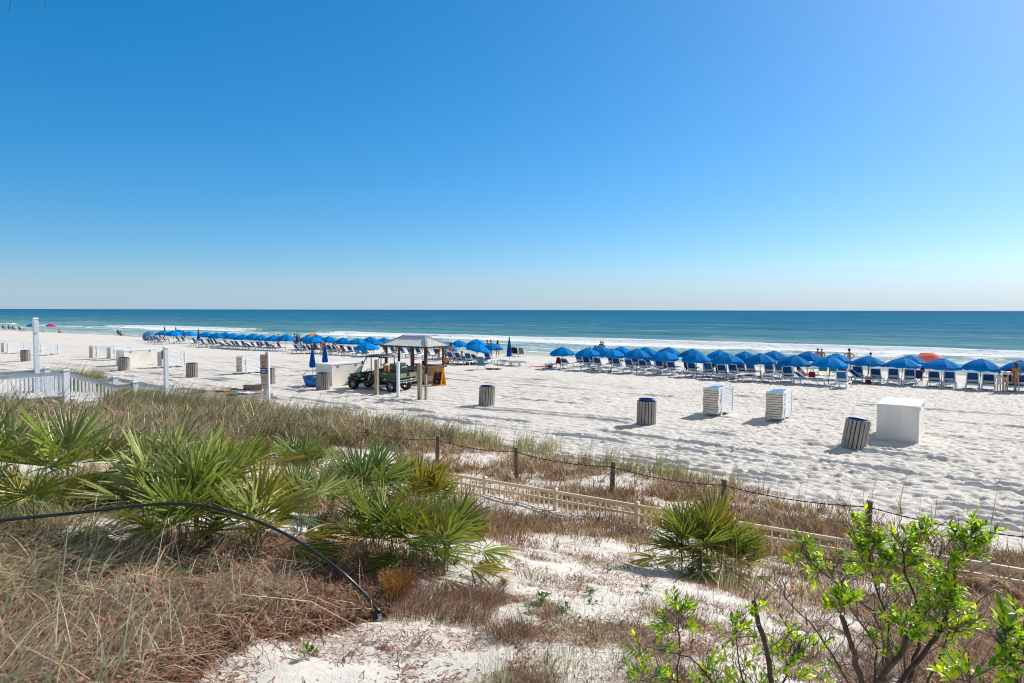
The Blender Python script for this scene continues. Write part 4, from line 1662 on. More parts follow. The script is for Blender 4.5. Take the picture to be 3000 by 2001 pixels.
# ------------------------------------------------------------------ rope fence along the dune
tops = [(640, 1199), (755, 1213), (903, 1234), (1077, 1256), (1281, 1276), (1514, 1311), (1794, 1353), (2123, 1406), (2545, 1467), (3077, 1560)]
RP = []
for i, (px, py) in enumerate(tops):
    q = on_s(px, py, 14.2)
    g = gz(q)
    t = thing('rope_post', 'round dune post carrying the rope, ' + (f'{ORD[len(tops) - 1 - i]} counted from the green leafy bush' if i < len(tops) - 1 else 'hidden beyond the green leafy bush'), 'post', (q.x, q.y, g), 0, 'rope fence posts')
    hg = q.z - g
    MB().tube([(0, 0, -.3), (0, 0, hg)], [.06, .056], 10).build('shaft', mat('brown_post', (.20, .145, .085), .85, .3, 8, .4), t)
    MB().lathe([(.052, 0), (.04, .012), (0, .015)], 10, (0, 0, hg)).build('post_top', M_WOODG, t)
    t.rotation_euler = (random.uniform(-.03, .03), random.uniform(-.03, .03), i)
    RP.append(Vector((q.x, q.y, q.z - .1)))
mb = MB()
for a, b in zip(RP[:-1], RP[1:]):
    n = 60
    d = (b - a).normalized()
    sd = Vector((-d.y, d.x, 0))
    for ph in (0, math.pi):
        pts = []
        for i in range(n + 1):
            k = i / n
            q = a.lerp(b, k) - Vector((0, 0, .085 * 4 * k * (1 - k)))
            an = k * 60 + ph
            pts.append(q + (sd * math.cos(an) + Vector((0, 0, math.sin(an)))) * .006 + sd * -.06)
        mb.tube(pts, .0075, 5)
tag(mb.build('fence_rope', M_ROPE), 'twisted grey rope sagging from post to post along the dune', 'rope')

# ------------------------------------------------------------------ half-buried beige metal fence
fs0 = 12.26
A, B = on_s(1421, 1407, fs0), on_s(2889, 1654, fs0)
uA, uB = US(A)[0], US(B)[0]
sp = (uB - uA) / 5
ft = thing('picket_fence', 'half buried beige metal picket fence running along the dune', 'fence', (0, 0, 0), TH)
zf = lambda u: A.z + (B.z - A.z) * (u - uA) / (uB - uA)
for i in range(-7, 8):
    u = uA + i * sp
    z = zf(u)
    po = MB().box((u, fs0, z - .35), (.08, .08, .82)).build('fence_post', M_ALU, ft)
    MB().box((u, fs0, z + .075), (.095, .095, .03), None, 0, .5).build('post_cap', M_ALU, po)
    u2 = u + sp
    z2 = zf(u2)
    pn = MB()
    a, b = Vector((u + .032, fs0, z)), Vector((u2 - .032, fs0, z2))
    pn.bar(a, b, .05, .06)
    pn.bar(a - Vector((0, 0, .17)), b - Vector((0, 0, .17)), .04, .045)
    n = 14
    for j in range(1, n):
        q = a.lerp(b, j / n)
        low = j % 2 == 0
        pn.box((q.x, fs0, q.z - (.40 if not low else .45)), (.026, .026, .78 if not low else .70))
    pn.build('picket_panel', M_ALU, ft)
# ------------------------------------------------------------------ people and small things on the beach
FS = 0.0        # everybody's rotation is measured in the shore frame, 0 = facing the sea


def pp(px, s0, pose, label, rot=0.0, dz=0.0, **kw):
    p = stand(px, s0)
    p.z += dz
    return person(label, pose, p, TH + rot, **kw)


PI = math.pi
sea = lambda px, s: W(*US(stand(px, s)), -.95)
B = (('brief', 'black'), ('top', 'black'))
pp(2490, 60.5, 'hips', 'person in a red swimsuit standing hands on hips at the water', .2, skin='tan', wear=(('brief', 'black'), ('top', 'red')), head=('cap', 'black'), scale=1.05)
pp(2553, 57, 'stand', 'person in dark shorts standing beyond a blue umbrella', .4, skin='fair', wear=(('trunks', 'grey'),))
pp(2703, 52.5, 'bend', 'person in black bending over beside the coral umbrella', 1.2, skin='fair', wear=(('trunks', 'black'), ('shirt', 'black')))
pp(2933, 47.6, 'stand', 'child with dark hair in a pale dress next to a bending adult', .3, skin='fair', wear=(('trunks', 'pale'), ('shirt', 'pale')), scale=.72)
pp(2952, 48.4, 'bend', 'adult in black bottoms leaning over with a pale top', -.3, skin='fair', wear=(('brief', 'black'), ('shirt', 'pale')), head=('hat', 'maroon'))
pp(2982, 48.9, 'walk', 'person in brown top walking at the last umbrella', .6, skin='tan', wear=(('brief', 'maroon'), ('top', 'maroon')), long=True, hair='brown')
pp(2368, 46.4, 'recline', 'woman in a straw hat and white shirt sitting on a sideways lounger', -.75, .0, skin='fair', wear=(('brief', 'white'), ('shirt', 'white')), head=('hat', 'straw'), long=True)
pp(2118, 47.8, 'chair', 'man in a dark hat sitting in the pink striped chair', 0, .06, skin='tan', wear=(('trunks', 'navy'), ('shirt', 'green')), head=('hat', 'black'))
pp(2086, 47.9, 'chair', 'person in dark clothes sitting in the grey striped chair', .5, .06, skin='brown', wear=(('trunks', 'black'), ('shirt', 'black')))
pp(1949, 48.3, 'chair', 'shirtless man in a dark cap sitting between loungers', .3, .08, skin='tan', wear=(('trunks', 'navy'),), head=('cap', 'black'))
pp(1729, 51.2, 'stand', 'person in a green visor seen behind loungers under an umbrella', .2, 0, skin='brown', wear=(('trunks', 'maroon'), ('shirt', 'maroon')), head=('cap', 'green'), scale=.9)
pp(1744, 51.8, 'walk', 'slim person in red walking behind loungers', .8, skin='red', wear=(('brief', 'red'), ('top', 'red')))
pp(1815, 50.3, 'recline', 'tanned person lying back on a seaward lounger', -.2, .02, skin='tan', wear=(('brief', 'black'),))
for px, l, sk in ((1761, 'bather standing in the surf above a blue umbrella, taller of two', 'brown'), (1767, 'bather standing in the surf above a blue umbrella, shorter of two', 'tan')):
    t = pp(px, 66, 'stand', l, 0, skin=sk, wear=(('trunks', 'black'),), scale=1.0 if sk == 'brown' else .96, group='bathers in the water')
for px, l in ((2398, 'dark haired bather standing in shallow water behind two umbrellas'), (2409, 'bather with grey hair standing in shallow water behind two umbrellas')):
    pp(px, 62.5, 'stand', l, .2, skin='tan', wear=(('trunks', 'navy'),), hair='dark' if px < 2400 else 'grey', group='bathers in the water')
# around the kiosk and the long row
pp(1240, KS + .75, 'stand', 'attendant with dark tied hair inside the kiosk', 2.2, -.35, skin='tan', wear=(('trunks', 'black'), ('top', 'maroon')), long=True)
pp(1306, 43.0, 'sit', 'man with a bare back sitting on the sand in red shorts', .1, skin='red', wear=(('trunks', 'maroon'),))
pp(1330, 45.2, 'chair', 'dark haired man in a white shirt sitting on a low blue lounger', .1, .1, skin='fair', wear=(('trunks', 'grey'), ('shirt', 'white')))
lounger(1331, 45.0, 'low blue lounger carrying the dark haired man in white', GL, 60)
pp(1352, 45.3, 'sit', 'person in white sitting beside the green beach bag', -.4, .2, skin='fair', wear=(('trunks', 'white'), ('shirt', 'white')), hair='blond')
pp(1287, 47, 'bend', 'tanned man leaning forward beside the kiosk post', -1.2, .1, skin='tan', wear=(('trunks', 'maroon'),))
pp(1321, 47.5, 'walk', 'woman in a pink top walking between umbrellas near the kiosk', .9, skin='red', wear=(('brief', 'maroon'), ('top', 'pink')), long=True)
pp(1228, 50.5, 'chair', 'woman in red seen sitting through the open kiosk', .2, .35, skin='red', wear=(('brief', 'red'), ('top', 'red')), long=True)
pp(1161, 48, 'stand', 'small child in a red top and blue cap beyond the cart', .2, .2, skin='fair', wear=(('trunks', 'red'), ('shirt', 'red')), head=('cap', 'blue'), scale=.62)
pp(1428, 55.5, 'stand', 'couple half in brown swimwear standing under the umbrella by the water', .3, skin='red', wear=(('trunks', 'orange'),))
pp(1438, 56, 'stand', 'bather in black briefs standing beside the umbrella pole', -.3, skin='tan', wear=(('brief', 'black'),))
pp(1458, 55, 'walk', 'woman in a pink swimsuit walking by the water under an umbrella', .4, skin='red', wear=(('brief', 'pink'), ('top', 'pink')), long=True)
pp(946, 47.0, 'bend', 'man in grey bending over loungers under the long row', 1.2, .1, skin='tan', wear=(('trunks', 'grey'), ('shirt', 'grey')))
for i, (px, l, hc, w) in enumerate(((956, 'woman in a black swimsuit sitting up on a lounger next to the bending man', 'brown', B), (966, 'woman with fair hair sitting beside the bending man', 'blond', (('brief', 'red'), ('top', 'red'))),
                                    (987, 'man in red shorts lying on a lounger beyond the white box', 'dark', (('trunks', 'red'),)), (995, 'fair haired woman sitting up beyond the white box', 'blond', (('brief', 'navy'), ('top', 'navy'))),
                                    (897, 'sunbather with fair hair sitting near a folded umbrella', 'blond', (('brief', 'black'), ('top', 'white'))), (886, 'sunbather in a pale shirt near a folded umbrella', 'dark', (('trunks', 'grey'), ('shirt', 'pale'))),
                                    (912, 'person in a yellow-brown top sitting under the rainbow umbrella', 'brown', (('brief', 'stripe'), ('top', 'straw'))), (925, 'person in pink sitting under the rainbow umbrella', 'brown', (('brief', 'black'), ('top', 'pink'))))):
    pp(px, 46.5 + (i % 3) * .5, 'recline', l, random.uniform(-.3, .3), .02, skin=('red', 'tan', 'fair')[i % 3], hair=hc, wear=w, long=hc == 'blond')
pp(863, 53, 'stand', 'man with a bare back standing beside a folded umbrella', .3, skin='red', wear=(('trunks', 'navy'),), scale=1.05)
pp(876, 53.5, 'walk', 'person in black standing on the kiosk side of a folded umbrella', .3, skin='tan', wear=B)
pp(815, 52, 'walk', 'person in red carrying nothing, walking behind the long row', .5, skin='red', wear=(('trunks', 'red'), ('shirt', 'red')))
pp(772, 48.5, 'recline', 'sunbather in black on a lounger near the middle of the long row', 0, .02, skin='tan', wear=B)
pp(789, 48.5, 'recline', 'sunbather in blue on a lounger near the middle of the long row', 0, .02, skin='fair', wear=(('trunks', 'blue'),))
pp(669, 48.5, 'recline', 'sunbather in a yellow top far along the long row', 0, .02, skin='tan', wear=(('brief', 'straw'), ('shirt', 'straw')))
pp(538, 52.5, 'stand', 'person in black standing under a far umbrella', .2, skin='tan', wear=(('trunks', 'black'), ('shirt', 'black')))
for i, (px, l, w) in enumerate(((428, 'person in dark green sitting at the very end of the long row', (('trunks', 'green'), ('shirt', 'green'))), (456, 'woman in a pink top sitting on the sand near the tipped umbrella', (('brief', 'pink'), ('top', 'pink'))),
                                (470, 'woman in black sitting on the sand near the tipped umbrella', B), (484, 'woman in coral sitting on the sand near the tipped umbrella', (('brief', 'orange'), ('top', 'orange'))))):
    pp(px, 51, 'chair', l, random.uniform(-.6, .6), .05, skin=('tan', 'red', 'fair', 'red')[i], wear=w, long=i > 0)
for px, l in ((482, 'bather wading above the far umbrellas with dark hair'), (515, 'bather wading above the far umbrellas with light trunks')):
    t = pp(px, 78, 'stand', l, 0, .1, skin='tan', wear=(('trunks', 'black' if px < 500 else 'white'),), group='bathers in the water')
pp(346, 61, 'chair', 'person in dark clothes in a chair alone near the water line', .5, .05, skin='brown', wear=(('trunks', 'black'), ('shirt', 'black')))
pp(352, 61, 'sit', 'person in orange sitting on sand next to a lone chair by the water', -.4, skin='tan', wear=(('trunks', 'navy'), ('shirt', 'maroon')))
pp(172, 59.5, 'sit', 'woman in a black swimsuit sitting alone on the sand near the pink umbrella', -1.1, skin='red', wear=B, hair='brown', long=True)
pp(9, 61.5, 'chair', 'person in dark clothing sitting in a chair near the white canopy corner', -.9, .1, skin='brown', wear=(('trunks', 'black'), ('shirt', 'black')))
pp(26, 61.5, 'chair', 'person in a blue top sitting beside the white canopy corner', .3, .1, skin='brown', wear=(('trunks', 'blue'), ('shirt', 'teal')))
pp(38, 61.5, 'chair', 'person in maroon sitting at the white canopy corner', .3, .05, skin='brown', wear=(('trunks', 'navy'), ('shirt', 'maroon')))


def seat_in_cart(lx, ly, label, **kw):
    q = CARTM @ Vector((lx, ly, .40))
    return person(label, 'chair', q, CARTM.to_euler().z - PI / 2, group='people at the cart', **kw)


seat_in_cart(.0, .32, 'woman with long dark hair sitting behind the cart wheel', skin='fair', wear=(('trunks', 'navy'), ('top', 'pale')), long=True, scale=.95)
seat_in_cart(-.02, -.34, 'passenger in an orange top sitting in the cart', skin='tan', wear=(('trunks', 'black'), ('shirt', 'orange')), scale=.97)


# folding beach chairs
def chair(px, s0, colname, label, rot=0.0, stripes=None, hi=1.0, badge=False, pos=None):
    p = pos or stand(px, s0)
    t = thing('beach_chair', label, 'beach chair', p, TH + rot, 'folding beach chairs')
    m = fab(colname) if colname in CLOTH else colname
    w = .28
    fr = MB()
    for sx in (-1, 1):
        fr.tube([(sx * w, -.28 - .16 * hi, .3 + .62 * hi), (sx * w, -.2, .28), (sx * w, .3, .0)], .014, 6)
        fr.tube([(sx * w, .28, .3), (sx * w, -.22, .24), (sx * w, -.38, .0)], .014, 6)
        fr.tube([(sx * (w + .03), -.3, .52), (sx * (w + .03), .2, .5), (sx * w, .26, .28)], .014, 6)
    fr.tube([(-w, -.28 - .16 * hi, .3 + .62 * hi), (w, -.28 - .16 * hi, .3 + .62 * hi)], .014, 6)
    fr.build('frame', M_STEEL if colname != 'black' else M_BLACK, t)
    for sx in (-1, 1):
        MB().box((sx * (w + .03), -.04, .525), (.05, .36, .025)).build('armrest', M_WHITE if colname != 'black' else M_BLACK, t)
    st = MB().add([(-w, -.2, .275), (w, -.2, .275), (w, .28, .3), (-w, .28, .3)], [(0, 1, 2, 3)])
    st.build('seat', m, t)
    bk = MB()
    n = 10 if stripes else 1
    for i in range(n):
        x0, x1 = -w + 2 * w * i / n, -w + 2 * w * (i + 1) / n
        bk.add([(x0, -.2, .3), (x1, -.2, .3), (x1, -.28 - .16 * hi, .3 + .62 * hi), (x0, -.28 - .16 * hi, .3 + .62 * hi)], [(0, 1, 2, 3)], i % len(stripes) if stripes else 0)
    bo = bk.build('back', [fab(c) for c in stripes] if stripes else m, t)
    if badge:
        MB().lathe([(0, 0), (.09, 0), (.09, .01), (0, .012)], 16, axis='y').build('round_badge', mat('coral_badge', (.7, .12, .06), .6), bo, (0, -.4, .72))
    return t


chair(1414, 41.0, 'teal', 'teal folding chair with a coral badge standing alone on the sand', .15, badge=True, hi=1.1)
chair(2078, 47.6, 'grey', 'grey and green striped chair among the loungers', 0, ('pale', 'grey', 'teal', 'pale', 'straw'))
chair(2115, 47.5, 'pink', 'pink and maroon striped chair among the loungers', 0, ('maroon', 'pink', 'maroon', 'straw', 'pink'))
chair(2414, 55, 'teal', 'low teal chair near the water, nearer the white chair of two', .2, hi=.7)
chair(2447, 55, 'teal', 'low teal chair near the water with a red front edge', .1, hi=.75)
chair(2396, 55.5, 'white', 'white folding chair beside two low teal chairs', -1.2, hi=.8)
chair(1512, 59, 'black', 'dark folding chair close to the folded umbrella by the water', .2)
chair(1531, 59, 'grey', 'grey folding chair, seaward neighbour of the dark one by the water', .1)
chair(1497, 59.5, 'maroon', 'dark red folding chair half hidden behind the tall folded umbrella', 1.0)
chair(2785, 52.5, 'stripe', 'red and white striped chair behind a lounger of the sparse line', 0, ('stripe', 'white', 'black'), 1.1)
chair(2689, 51.5, 'navy', 'navy folding chair in front of the person bending in black', .3, hi=.9)
chair(126, 59, 'grey', 'empty reclined chair on the sand near the pink umbrella', -1.0, hi=.9)
chair(61, 61.2, 'black', 'dark low chair under the lone blue umbrella, nearer the lamp post', .2)
chair(72, 61.3, 'black', 'dark low chair under the lone blue umbrella, farther from the lamp post', -.3)
chair(1070, 46.5, 'teal', 'dull teal folding chair among loungers behind the cart umbrella', .2)

# bags, toys and towels
t = thing('beach_bag', 'green square beach bag on the sand near the kiosk', 'bag', stand(1374, 45), TH + .3)
MB().box((0, 0, .22), (.52, .25, .44), None, 0, .92).build('bag_body', fab('green'), t)
MB().tube([(-.12, 0, .42), (-.1, 0, .6), (.1, 0, .6), (.12, 0, .42)], .015, 6).build('handle', fab('white'), t)
t = thing('beach_bag', 'bright blue bag hanging at an umbrella pole', 'bag', stand(2187, 52) + Vector((0, 0, .75)), TH)
MB().box((0, 0, .2), (.4, .16, .4), None, 0, .9).build('bag_body', fab('blue'), t)
MB().tube([(-.1, 0, .38), (-.08, 0, .56), (.08, 0, .56), (.1, 0, .38)], .014, 6).build('handle', fab('blue'), t)
t = thing('beach_bag', 'red bag beside the woman in the straw hat', 'bag', stand(2382, 46.1) + Vector((0, 0, .38)), TH)
MB().box((0, 0, .17), (.4, .2, .34), None, 0, .8).build('bag_body', fab('red'), t)
MB().tube([(-.1, 0, .3), (-.08, 0, .46), (.08, 0, .46), (.1, 0, .3)], .014, 6).build('handle', fab('red'), t)
t = thing('tote_bag', 'crimson printed bag on the end lounger under the lone end umbrella', 'bag', stand(1638, 46.5) + Vector((0, 0, .36)), TH)
MB().box((0, 0, .24), (.42, .18, .46), Matrix.Rotation(.2, 3, 'Y'), 0, .95).build('bag_body', fab('maroon'), t)
MB().tube([(-.1, 0, .44), (0, 0, .56), (.1, 0, .44)], .014, 6).build('handle', fab('maroon'), t)
t = thing('sand_bucket', 'red toy bucket at the end of the row', 'bucket', stand(1612, 46.6) + Vector((0, 0, .0)), TH)
MB().lathe([(0, 0), (.15, 0), (.2, .36), (.185, .36), (.14, .03)], 16).build('bucket_body', fab('red'), t, smooth=True)
MB().tube([(-.19, 0, .34), (-.1, 0, .48), (.1, 0, .48), (.19, 0, .34)], .012, 6).build('handle', fab('white'), t)
q = stand(1598, 46.4)
mb = MB().tube([(-1.5, 0, .05), (-.3, 0, .07), (0, 0, .1)], [.03, .04, .06], 6)
mb.lathe([(0, .1), (.3, .05), (.33, .12), (.2, .16), (0, .1)], 12, (.25, 0, 0))
tag(mb.build('toy_shovel', mat('toy_pink', (.85, .05, .22), .4), None, q, TH + .1), 'long pink sand shovel lying beside the red toy bucket', 'toy')
q = stand(2323, 45.7)
towel(q + Vector((0, 0, .0)), TH, .1, .1, fab('white'), 'small white cloth on the sand under the pole')
mb = MB()
for i in range(6):
    z0, z1 = .62 + .1 * i, .72 + .1 * i
    mb.add([(-.36, -.75 - .03 * i, z0), (.36, -.75 - .03 * i, z0), (.36, -.78 - .03 * i, z1), (-.36, -.78 - .03 * i, z1)], [(0, 1, 2, 3)])
tag(mb.build('towel', fab('white'), None, stand(2318, 47.4) + Vector((0, 0, -.25)), TH), 'white towel hung over a lounger back beside the straw hat', 'towel', 'towels and clothes')
for px, s, c, l in ((1350, 44.2, 'red', 'red and yellow towel on the sand beside the green bag'), (1391, 45.2, 'white', 'white towel on the sand beyond the green bag'), (1745, 47.4, 'pale', 'pale towel between two loungers in the landward row'),
                    (1778, 45.9, 'white', 'white towel dropped beside a lounger near the pink toys'), (1436, 41.3, 'navy', 'dark towel on the sand beside the teal chair'), (1452, 41.6, 'black', 'small dark bag-like cloth lying beyond the teal chair')):
    towel(stand(px, s), TH + random.uniform(-.4, .4), .8, .6, fab(c), l)
t = thing('stroller', 'dark folded stroller standing among the loungers', 'stroller', stand(2018, 48.4), TH + .8)
mb = MB()
for sx in (-1, 1):
    mb.tube([(sx * .22, -.4, .08), (sx * .22, .1, .6), (sx * .22, .45, 1.0)], .02, 6)
    mb.tube([(sx * .22, .4, .08), (sx * .22, .05, .5)], .02, 6)
mb.tube([(-.22, .45, 1.0), (.22, .45, 1.0)], .02, 6)
mb.build('frame', M_BLACK, t)
MB().prism([(-.2, .35), (.25, .45), (.42, .9), (.3, .98), (.05, .6), (-.2, .5)], -.2, .2).build('seat', fab('navy'), t).rotation_euler = (0, 0, PI / 2)
for sx in (-1, 1):
    for y in (-.4, .4):
        MB().lathe([(0, -.02), (.1, -.02), (.1, .02), (0, .02)], 14).build('wheel', M_RUBBER, t, (sx * .22, y, .1)).rotation_euler = (0, PI / 2, 0)
t = thing('cup_table', 'small red and white cup box beside the sideways lounger', 'box', stand(2548, 49.0), TH)
MB().box((0, 0, .2), (.3, .3, .4)).build('box_body', fab('red'), t)
MB().box((0, 0, .42), (.34, .34, .05)).build('lid', M_WHITE, t)
# blue tub under the folded umbrella
t = thing('blue_tub', 'blue sling tub standing under the folded umbrella beside the slatted bin', 'tub', at(911, 1132), .1)
MB().lathe([(0, .02), (.28, .02), (.36, .2), (.47, .62), (.44, .62), (.33, .22), (0, .06)], 20).build('tub_body', mat('tub_blue', (.02, .14, .42), .5, .2, 5), t, smooth=True)
MB().tube([(-.45, 0, .6), (-.3, 0, .84), (0, 0, .92), (.3, 0, .84), (.45, 0, .6)], .03, 6).build('handle', M_WHITE, t)
# canopy corner of a white shade tent by the water
t = thing('shade_tent', 'white shade canopy corner near the water beyond the lamp post', 'tent', stand(36, 62), TH)
mb = MB()
for x, y in ((-.8, -.6), (1.0, -.6), (1.0, .8), (-.8, .8)):
    mb.tube([(x, y, -.1), (x, y, 1.5)], .02, 6)
mb.build('frame', M_STEEL, t)
MB().add([(-.85, -.65, 1.55), (1.05, -.65, 1.4), (1.05, .85, 1.4), (-.85, .85, 1.55), (.1, .1, 1.75)], [(0, 1, 4), (1, 2, 4), (2, 3, 4), (3, 0, 4)]).build('canopy', fab('white'), t)
# ------------------------------------------------------------------ grasses
GM = leaf_mat('dry_grass_blade', .22, .55, .3, 1.1)
PAL = dict(straw=(.66, .53, .34), pink=(.52, .32, .23), brown=(.30, .175, .11), dark=(.12, .065, .042), greyg=(.42, .47, .32), green=(.17, .25, .065), olive=(.36, .35, .15), rust=(.36, .14, .06), pale=(.74, .64, .48))


def palette(n, mix):
    ks, ws = zip(*mix)
    ix = rng.choice(len(ks), n, p=np.array(ws) / sum(ws))
    c = np.array([PAL[k] for k in ks])[ix]
    return np.clip(c * rng.uniform(.72, 1.28, (n, 1)) * rng.uniform(.94, 1.06, (n, 3)), .01, .9)


def blades_mesh(name, P, H, Wd, lean, heading, cols, twist=None, lift=None):
    n = len(P)
    hx, hy = np.cos(heading), np.sin(heading)
    tw = heading + np.pi / 2 + (rng.uniform(-.9, .9, n) if twist is None else twist)
    wx, wy = np.cos(tw), np.sin(tw)
    ts = (0.0, .38, .72, 1.0)
    wf = (1.0, .9, .6, 0.0)
    V = np.zeros((n, 7, 3), np.float32)
    for i, (t, w) in enumerate(zip(ts, wf)):
        out = H * lean * t ** 1.9
        up = H * t * np.sqrt(np.clip(1 - (.55 * lean * t) ** 2, .04, 1)) - H * .28 * np.clip(lean - .7, 0, 3) * t ** 3
        c = np.stack([P[:, 0] + hx * out, P[:, 1] + hy * out, P[:, 2] + up - .01], -1)
        o = np.stack([wx * Wd * w / 2, wy * Wd * w / 2, np.zeros(n)], -1)
        if i < 3:
            V[:, 2 * i], V[:, 2 * i + 1] = c - o, c + o
        else:
            V[:, 6] = c
    b = np.arange(n)[:, None] * 7
    q = np.concatenate([b + np.array([[0, 1, 3, 2]]), b + np.array([[2, 3, 5, 4]])])
    t3 = b + np.array([[4, 5, 6]])
    return np_mesh(name, V.reshape(-1, 3), [q, t3], np.repeat(cols, 7, 0), GM)


def in_poly(x, y, poly):
    ins = np.zeros(len(x), bool)
    j = len(poly) - 1
    for i in range(len(poly)):
        xi, yi = poly[i]
        xj, yj = poly[j]
        c = ((yi > y) != (yj > y)) & (x < (xj - xi) * (y - yi) / (yj - yi + 1e-9) + xi)
        ins ^= c
        j = i
    return ins


def scatter(n, poly, edge=0, keep=None):
    """n random ground points whose picture position falls in a patch; keep(px,py,u,s) thins them"""
    out = []
    got = 0
    pa = np.array(poly, float)
    for _ in range(12):
        x = rng.uniform(pa[:, 0].min(), pa[:, 0].max(), n)
        y = rng.uniform(pa[:, 1].min(), pa[:, 1].max(), n)
        if edge:
            xe, ye = x + edge * 2 * (fbm(x / 70, y / 40, 300, 3) - .5), y + edge * (fbm(x / 70, y / 40, 301, 3) - .5)
        else:
            xe, ye = x, y
        k = in_poly(xe, ye, poly)
        x, y = x[k], y[k]
        if len(x) == 0:
            continue
        P = at_ground(x, y)
        u, s = P[:, 0] * CU + P[:, 1] * SU, -P[:, 0] * SU + P[:, 1] * CU
        ok = (P[:, 1] > 1.0) & (P[:, 1] < 60)
        if keep is not None:
            ok &= rng.uniform(0, 1, len(x)) < keep(x, y, u, s)
        out.append(P[ok])
        got += ok.sum()
        if got >= n:
            break
    return np.concatenate(out)[:n]


def clumped(P, per, rad):
    """turn tuft centres into blade feet"""
    Q = np.repeat(P, per, 0)
    a = rng.uniform(0, 2 * np.pi, len(Q))
    r = rad * np.sqrt(rng.uniform(0, 1, len(Q)))
    Q[:, 0] += np.cos(a) * r
    Q[:, 1] += np.sin(a) * r
    Q[:, 2] = ground_z(Q[:, 0] * CU + Q[:, 1] * SU, -Q[:, 0] * SU + Q[:, 1] * CU)
    return Q, a


def grass_obj(name, me, label):
    o = link(name, me)
    return tag(o, label, 'grass', None, 'stuff')


def field(name, label, n, poly, h, w, mix, lean=(.2, 1.1), head=None, edge=40, keep=None, per=1, rad=.1, hj=.35, tj=.45):
    P = scatter(max(1, n // per), poly, edge, keep)
    if per > 1:
        Q, a = clumped(P, per, rad)
    else:
        Q, a = P, rng.uniform(0, 2 * np.pi, len(P))
    m = len(Q)
    hd = a + rng.normal(0, .7, m) if head is None else rng.normal(head[0], head[1], m)
    H = h * np.exp(rng.normal(0, hj, m))
    if per > 1:
        H *= np.repeat(rng.uniform(.5, 1.3, len(P)), per)
    ln = rng.uniform(*lean, m)
    us, ss_ = Q[:, 0] * CU + Q[:, 1] * SU, -Q[:, 0] * SU + Q[:, 1] * CU
    H = H * np.where((ss_ > 9.9) & (ss_ < 12.3) & (us > -9), .5, 1)
    dist = np.hypot(Q[:, 0], Q[:, 1])
    Wd = w * rng.uniform(.6, 1.4, m) * np.clip(dist / 9, .7, 1.6)
    c = palette(m, mix)
    if per > 1:
        c = np.clip(c * np.repeat(rng.uniform(1 - tj, 1 + tj * .6, (len(P), 1)), per, 0), .01, .9)
    return Q, H, Wd, ln, hd, c


def fields(name, label, specs):
    L = [field(name, label, **s) for s in specs]
    A = [np.concatenate([x[i] for x in L]) for i in range(6)]
    return grass_obj(name, blades_mesh(name, *A), label)


EAST = 0.25
Z1 = [(-260, 1530), (120, 1560), (330, 1615), (640, 1650), (900, 1660), (1130, 1712), (1160, 1790), (1060, 1822), (900, 1850), (760, 1890), (600, 1945), (480, 2060), (-260, 2350)]
Z1L = [(-260, 1560), (120, 1600), (330, 1650), (640, 1690), (850, 1730), (860, 1800), (760, 1850), (560, 1900), (400, 2060), (-260, 2350)]
Z1b = [(-300, 1470), (260, 1530), (330, 1650), (120, 1800), (-300, 1800)]
Z2 = [(-300, 1190), (0, 1192), (250, 1200), (600, 1212), (800, 1206), (980, 1222), (1180, 1256), (1360, 1292), (1260, 1318), (1000, 1305), (760, 1305), (640, 1342), (450, 1345), (200, 1330), (-300, 1330)]
Z3 = [(-200, 1330), (450, 1330), (700, 1330), (760, 1400), (520, 1560), (-200, 1560)]
Z4 = [(640, 1290), (1000, 1290), (1350, 1290), (1700, 1352), (2300, 1455), (3050, 1640), (3150, 1900), (2900, 1960), (2550, 1830), (2250, 1720), (1950, 1625), (1650, 1590), (1400, 1570), (1250, 1600), (1000, 1560), (800, 1450)]
Z5 = [(2650, 1700), (3150, 1700), (3200, 2100), (2750, 2060), (2560, 1900)]
Z7 = [(1300, 1560), (1650, 1590), (1950, 1630), (2300, 1740), (2600, 1850), (2600, 2050), (1500, 2060), (1450, 1960), (1400, 1760)]
n4 = lambda x, y, u, s: (.10 + .90 * sst(.42, .58, fbm(u / 1.5, s / 1.1, 310, 3))) * np.where((s > 11.2) & (s < 12.3), .35, 1)
n4b = lambda x, y, u, s: sst(.5, .64, fbm(u / .8, s / .6, 312, 3))
fields('dry_grass', 'thick mat of dry pinkish brown grass on the near dune slope', [
    dict(n=46000, poly=Z1, h=.10, w=.013, mix=(('brown', 4), ('pink', 3.5), ('dark', 5), ('rust', .8)), lean=(.7, 2.8)),
    dict(n=15000, poly=Z1, h=.14, w=.0135, mix=(('pink', 5), ('brown', 3), ('pale', 1.2), ('rust', 1)), lean=(.8, 2.8)),
    dict(n=6500, poly=Z1L, h=.20, w=.0125, mix=(('pink', 5), ('straw', 1.6), ('pale', 1.2), ('brown', 2)), lean=(.8, 2.4), per=7, rad=.08),
    dict(n=1300, poly=Z1L, h=.36, w=.009, mix=(('greyg', 5), ('straw', 2)), lean=(.4, 1.4), head=(.6, .8)),
    dict(n=1500, poly=Z1b, h=.30, w=.013, mix=(('olive', 4), ('straw', 4), ('green', 1.5), ('pink', 2)), lean=(.8, 2.2), head=(.35, .7)),
    dict(n=9000, poly=[(330, 1560), (700, 1570), (1100, 1590), (1300, 1650), (1290, 1700), (1130, 1720), (900, 1665), (640, 1655)], h=.13, w=.010, mix=(('brown', 4), ('pink', 3), ('dark', 3), ('straw', 1)), lean=(.6, 1.9)),
    dict(n=2600, poly=[(1160, 1720), (1480, 1745), (1420, 1830), (1140, 1810)], h=.15, w=.005, mix=(('brown', 3), ('dark', 2), ('pink', 3)), lean=(.5, 1.4), head=(.5, .8)),
])
